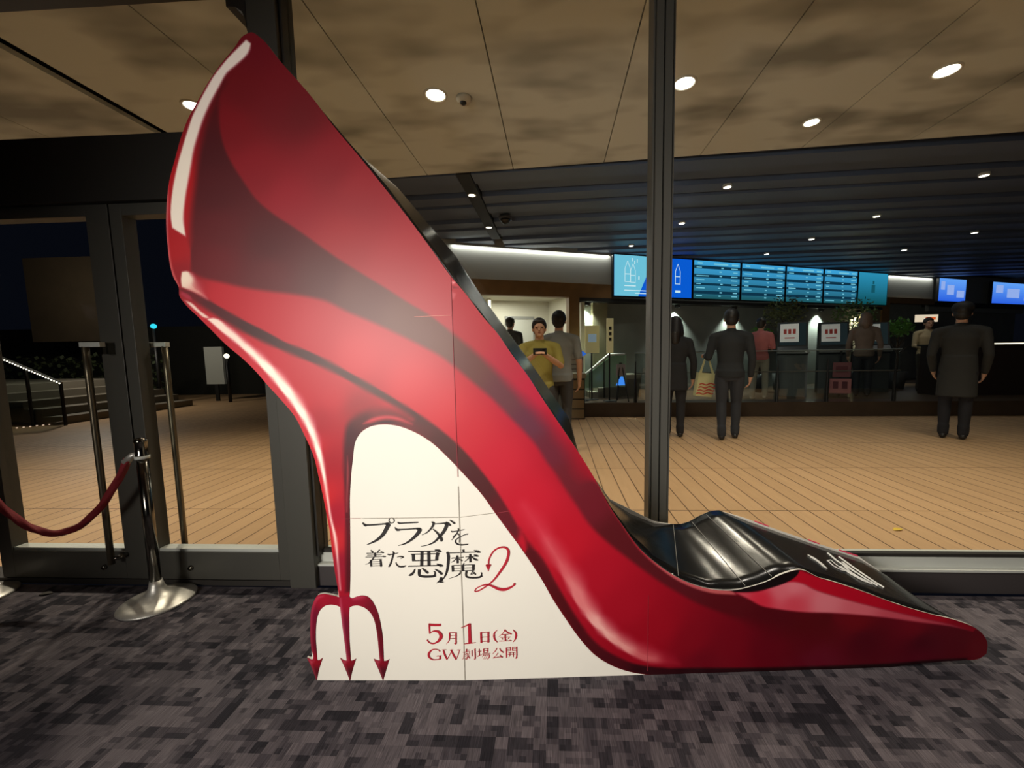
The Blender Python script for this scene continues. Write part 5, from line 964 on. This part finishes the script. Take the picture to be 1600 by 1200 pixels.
    # hair
    bm = bmesh.new(); ball(bm, hp(0, .014, .024), .063 * h, .86, .96, .90, 3); ball(bm, hp(0, .028, -.005), .052 * h, .92, .75, 1.0, 3); ball(bm, hp(0, -.022, .048), .036 * h, 1.1, .8, .55, 2)
    for s in (-1, 1): ball(bm, hp(.040 * s, .006, .018), .026 * h, .6, 1.1, 1.2)
    if hair_len:
        capsule(bm, [hp(0, .034, .0), hp(0, .048, -.06), hp(0, .050, -.06 - hair_len)], [.050 * h, .052 * h, .036 * h])
        for s in (-1, 1): capsule(bm, [hp(.040 * s, .012, .0), hp(.048 * s, .018, -.07), hp(.048 * s, .02, -.05 - hair_len * .8)], [.024 * h, .024 * h, .014 * h])
    fused('hair', bm, .009, mat('hair_%d_%d' % hair[:2], hair, .5), e, 3)
    if cap:
        bm = bmesh.new(); ball(bm, hp(0, .008, .035), .068 * h, .9, 1.0, .75, 3); ball(bm, hp(0, -.055, .024), .04 * h, 1., 1.1, .14, 3); fused('cap', bm, .01, mat('cap_%d' % cap[0], cap, .7), e)
    # clothes
    bm = bmesh.new(); trunk(bm, .014, .50 if not coat else .47)
    for k in (0, 1): arm(bm, k, .011, sleeves)
    if coat: loft(bm, [(0, .004 * h, coat * h, .110 * h, .082 * h), (0, 0, .52 * h, .104 * h, .076 * h), (0, 0, .62 * h, .096 * h, .068 * h)])
    else: loft(bm, [(0, .004 * h, .485 * h, .104 * h, .074 * h), (0, .004 * h, .54 * h, .104 * h, .074 * h)])
    capsule(bm, [(0, .006 * h, .80 * h), (0, .006 * h, .845 * h)], [.046 * h, .037 * h])
    fused('top', bm, .012, mat('cloth_%d_%d_%d' % top, top, .85, noise_amt=.10, noise_scale=6), e, 5)
    bm = bmesh.new(); loft(bm, [(0, 0, .46 * h, .086 * h, .064 * h), (0, .004 * h, .50 * h, .096 * h, .070 * h), (0, 0, .56 * h, .086 * h, .060 * h)])
    for k in (0, 1): leg(bm, k, .012); capsule(bm, [ank[k] + Vector((0, 0, .05 * h)), ank[k]], [.034 * h, .032 * h])
    fused('trousers', bm, .012, mat('trousers_%d_%d_%d' % legs, legs, .85), e, 4)
    for k in (0, 1):
        bm = bmesh.new(); a = ank[k]
        capsule(bm, [a + Vector((0, .012 * h, -.022 * h)), a + Vector((0, -.05 * h, -.026 * h)), a + Vector((0, -.095 * h, -.03 * h))], [.023 * h, .021 * h, .0155 * h]); capsule(bm, [a, a + Vector((0, .004 * h, -.02 * h))], [.022 * h, .023 * h])
        for v in bm.verts: v.co.z = max(v.co.z, .002)
        fused('shoe', bm, .010, mat('shoe_%d' % shoes[0], shoes, .4), e, 2)
    return e

PI = math.pi
# the photographer, facing the viewer, phone held level at chest height with both hands
ph = ((( -.150, -.07, .665), (-.040, -.190, .742)), ((.150, -.07, .665), (.040, -.190, .742)))
p1 = person((-.20, 5.35, 0), 0.05, 1.84, 'person in an olive yellow top holding up a phone with both hands', (146, 134, 62), (52, 50, 52), (28, 22, 20), arms=ph, sleeves=.5)
pl = empty('phone', (-.20, 5.35, 0), .05, 'dark phone held level in the hands of the person in the yellow top', 'phone')
boxes('case', [(-.085, .085, -.425, -.413, 1.375, 1.455)], mat('phone_dark', (34, 34, 34), .3), pl, .003)
bm = bmesh.new()
for x, z in ((.06, 1.437), (.06, 1.415), (.04, 1.437)): ball(bm, (x, -.427, z), .008, 1, .4, 1)
obj('camera_lens', bm, mat('lens_black', (8, 8, 10), .1), pl, True)
person((.07, 5.95, 0), PI - .1, 1.99, 'person in a grey short-sleeved shirt, back turned, beside the person with the phone', (136, 140, 140), (60, 60, 62), (22, 18, 18), sleeves=.45)
person((-1.0, 9.1, SLAB), PI - .35, 1.90, 'person in a dark top, back turned, in the lit doorway beside the shoe', (44, 42, 40), (40, 40, 42), (30, 24, 20), sleeves=.9)
person((1.93, 6.5, 0), PI - .25, 1.92, 'person with long dark hair in black beside the tall mullion', (30, 30, 32), (34, 34, 38), (24, 20, 20), hair_len=.07, female=True, coat=.40)
pt = person((2.72, 6.3, 0), PI - .3, 2.0, 'tall person in a dark jacket, back turned, carrying a striped tote bag', (34, 36, 38), (44, 46, 52), (20, 18, 18), step=.18,
            arms=(((-.150, .012, .63), (-.148, -.03, .485)), ((.158, .015, .64), (.172, -.10, .655))))
person((4.55, 9.05, SLAB), PI - .7, 1.76, 'person in a pink top and pale trousers at a kiosk', (206, 124, 122), (176, 170, 156), (40, 34, 26), female=True, step=.3, shoes=(190, 186, 176),
       arms=(((-.135, -.05, .645), (.02, -.120, .665)), ((.135, -.05, .645), (-.02, -.130, .64))))
person((6.95, 9.3, SLAB), PI - .6, 1.86, 'person with light brown hair in a brown patterned top at the right kiosk', (112, 96, 84), (44, 44, 46), (120, 98, 82), hair_len=.03, female=True)
person((9.1, 10.2, SLAB), -.3, 1.78, 'person in a beige uniform serving behind the concession counter', (190, 170, 132), (60, 54, 48), (60, 48, 40), arms=(((-.150, -.03, .63), (-.10, -.13, .60)), ((.150, -.03, .63), (.10, -.13, .60))))
person((6.05, 6.25, 0), PI - .75, 2.02, 'tall person in a long dark coat and dark cap on the deck at the right', (44, 44, 42), (26, 26, 32), (20, 18, 18), coat=.32, cap=(22, 22, 24), arms=(((-.146, .012, .63), (-.135, -.05, .49)), ((.146, .012, .63), (.130, -.07, .50))))
# tote bag hanging from the hand of the person in the dark jacket
hw = (2.72 - .172 * 2.0 * math.cos(.3) - .02 + .20 * math.sin(.3), 6.3 + .172 * 2.0 * math.sin(.3) + .20)
tb = empty('tote_bag', (hw[0], hw[1], 0), .1, 'cream tote bag with wavy red stripes held by the tall person in the dark jacket', 'bag')
bm = bmesh.new()
pr_ = [(-.15, .66), (.12, .63), (.17, 1.01), (-.10, 1.04)]
for yy in (-.05, .05): pass
def slab_poly(name, P, y0, y1, m, par):
    bm = bmesh.new(); a = [bm.verts.new((x, y0, z)) for x, z in P]; b = [bm.verts.new((x, y1, z)) for x, z in P]
    bm.faces.new(a); bm.faces.new(b)
    for i in range(len(P)): bm.faces.new((a[i], a[(i + 1) % len(P)], b[(i + 1) % len(P)], b[i]))
    return obj(name, bm, m, par)
slab_poly('bag_body', pr_, -.05, .05, mat('canvas_cream', (206, 202, 150), .8), tb)
for k in range(4):
    P = []
    for j in range(13):
        u = j / 12; P.append((-.138 + .028 * k * .6 + .28 * u, .685 + .05 * k + .012 * math.sin(u * 12)))
    P = P + [(x, z + .022) for x, z in P[::-1]]
    slab_poly('wave_stripe', P, -.056, -.05, mat('stripe_red', (190, 78, 60), .8), tb)
slab_poly('strap', [(-.09, 1.03), (-.05, 1.03), (.035, 1.33), (.02, 1.34)], -.04, -.03, MATS['canvas_cream'], tb)
slab_poly('strap', [(.12, 1.01), (.16, 1.01), (.045, 1.34), (.03, 1.33)], -.04, -.03, MATS['canvas_cream'], tb)
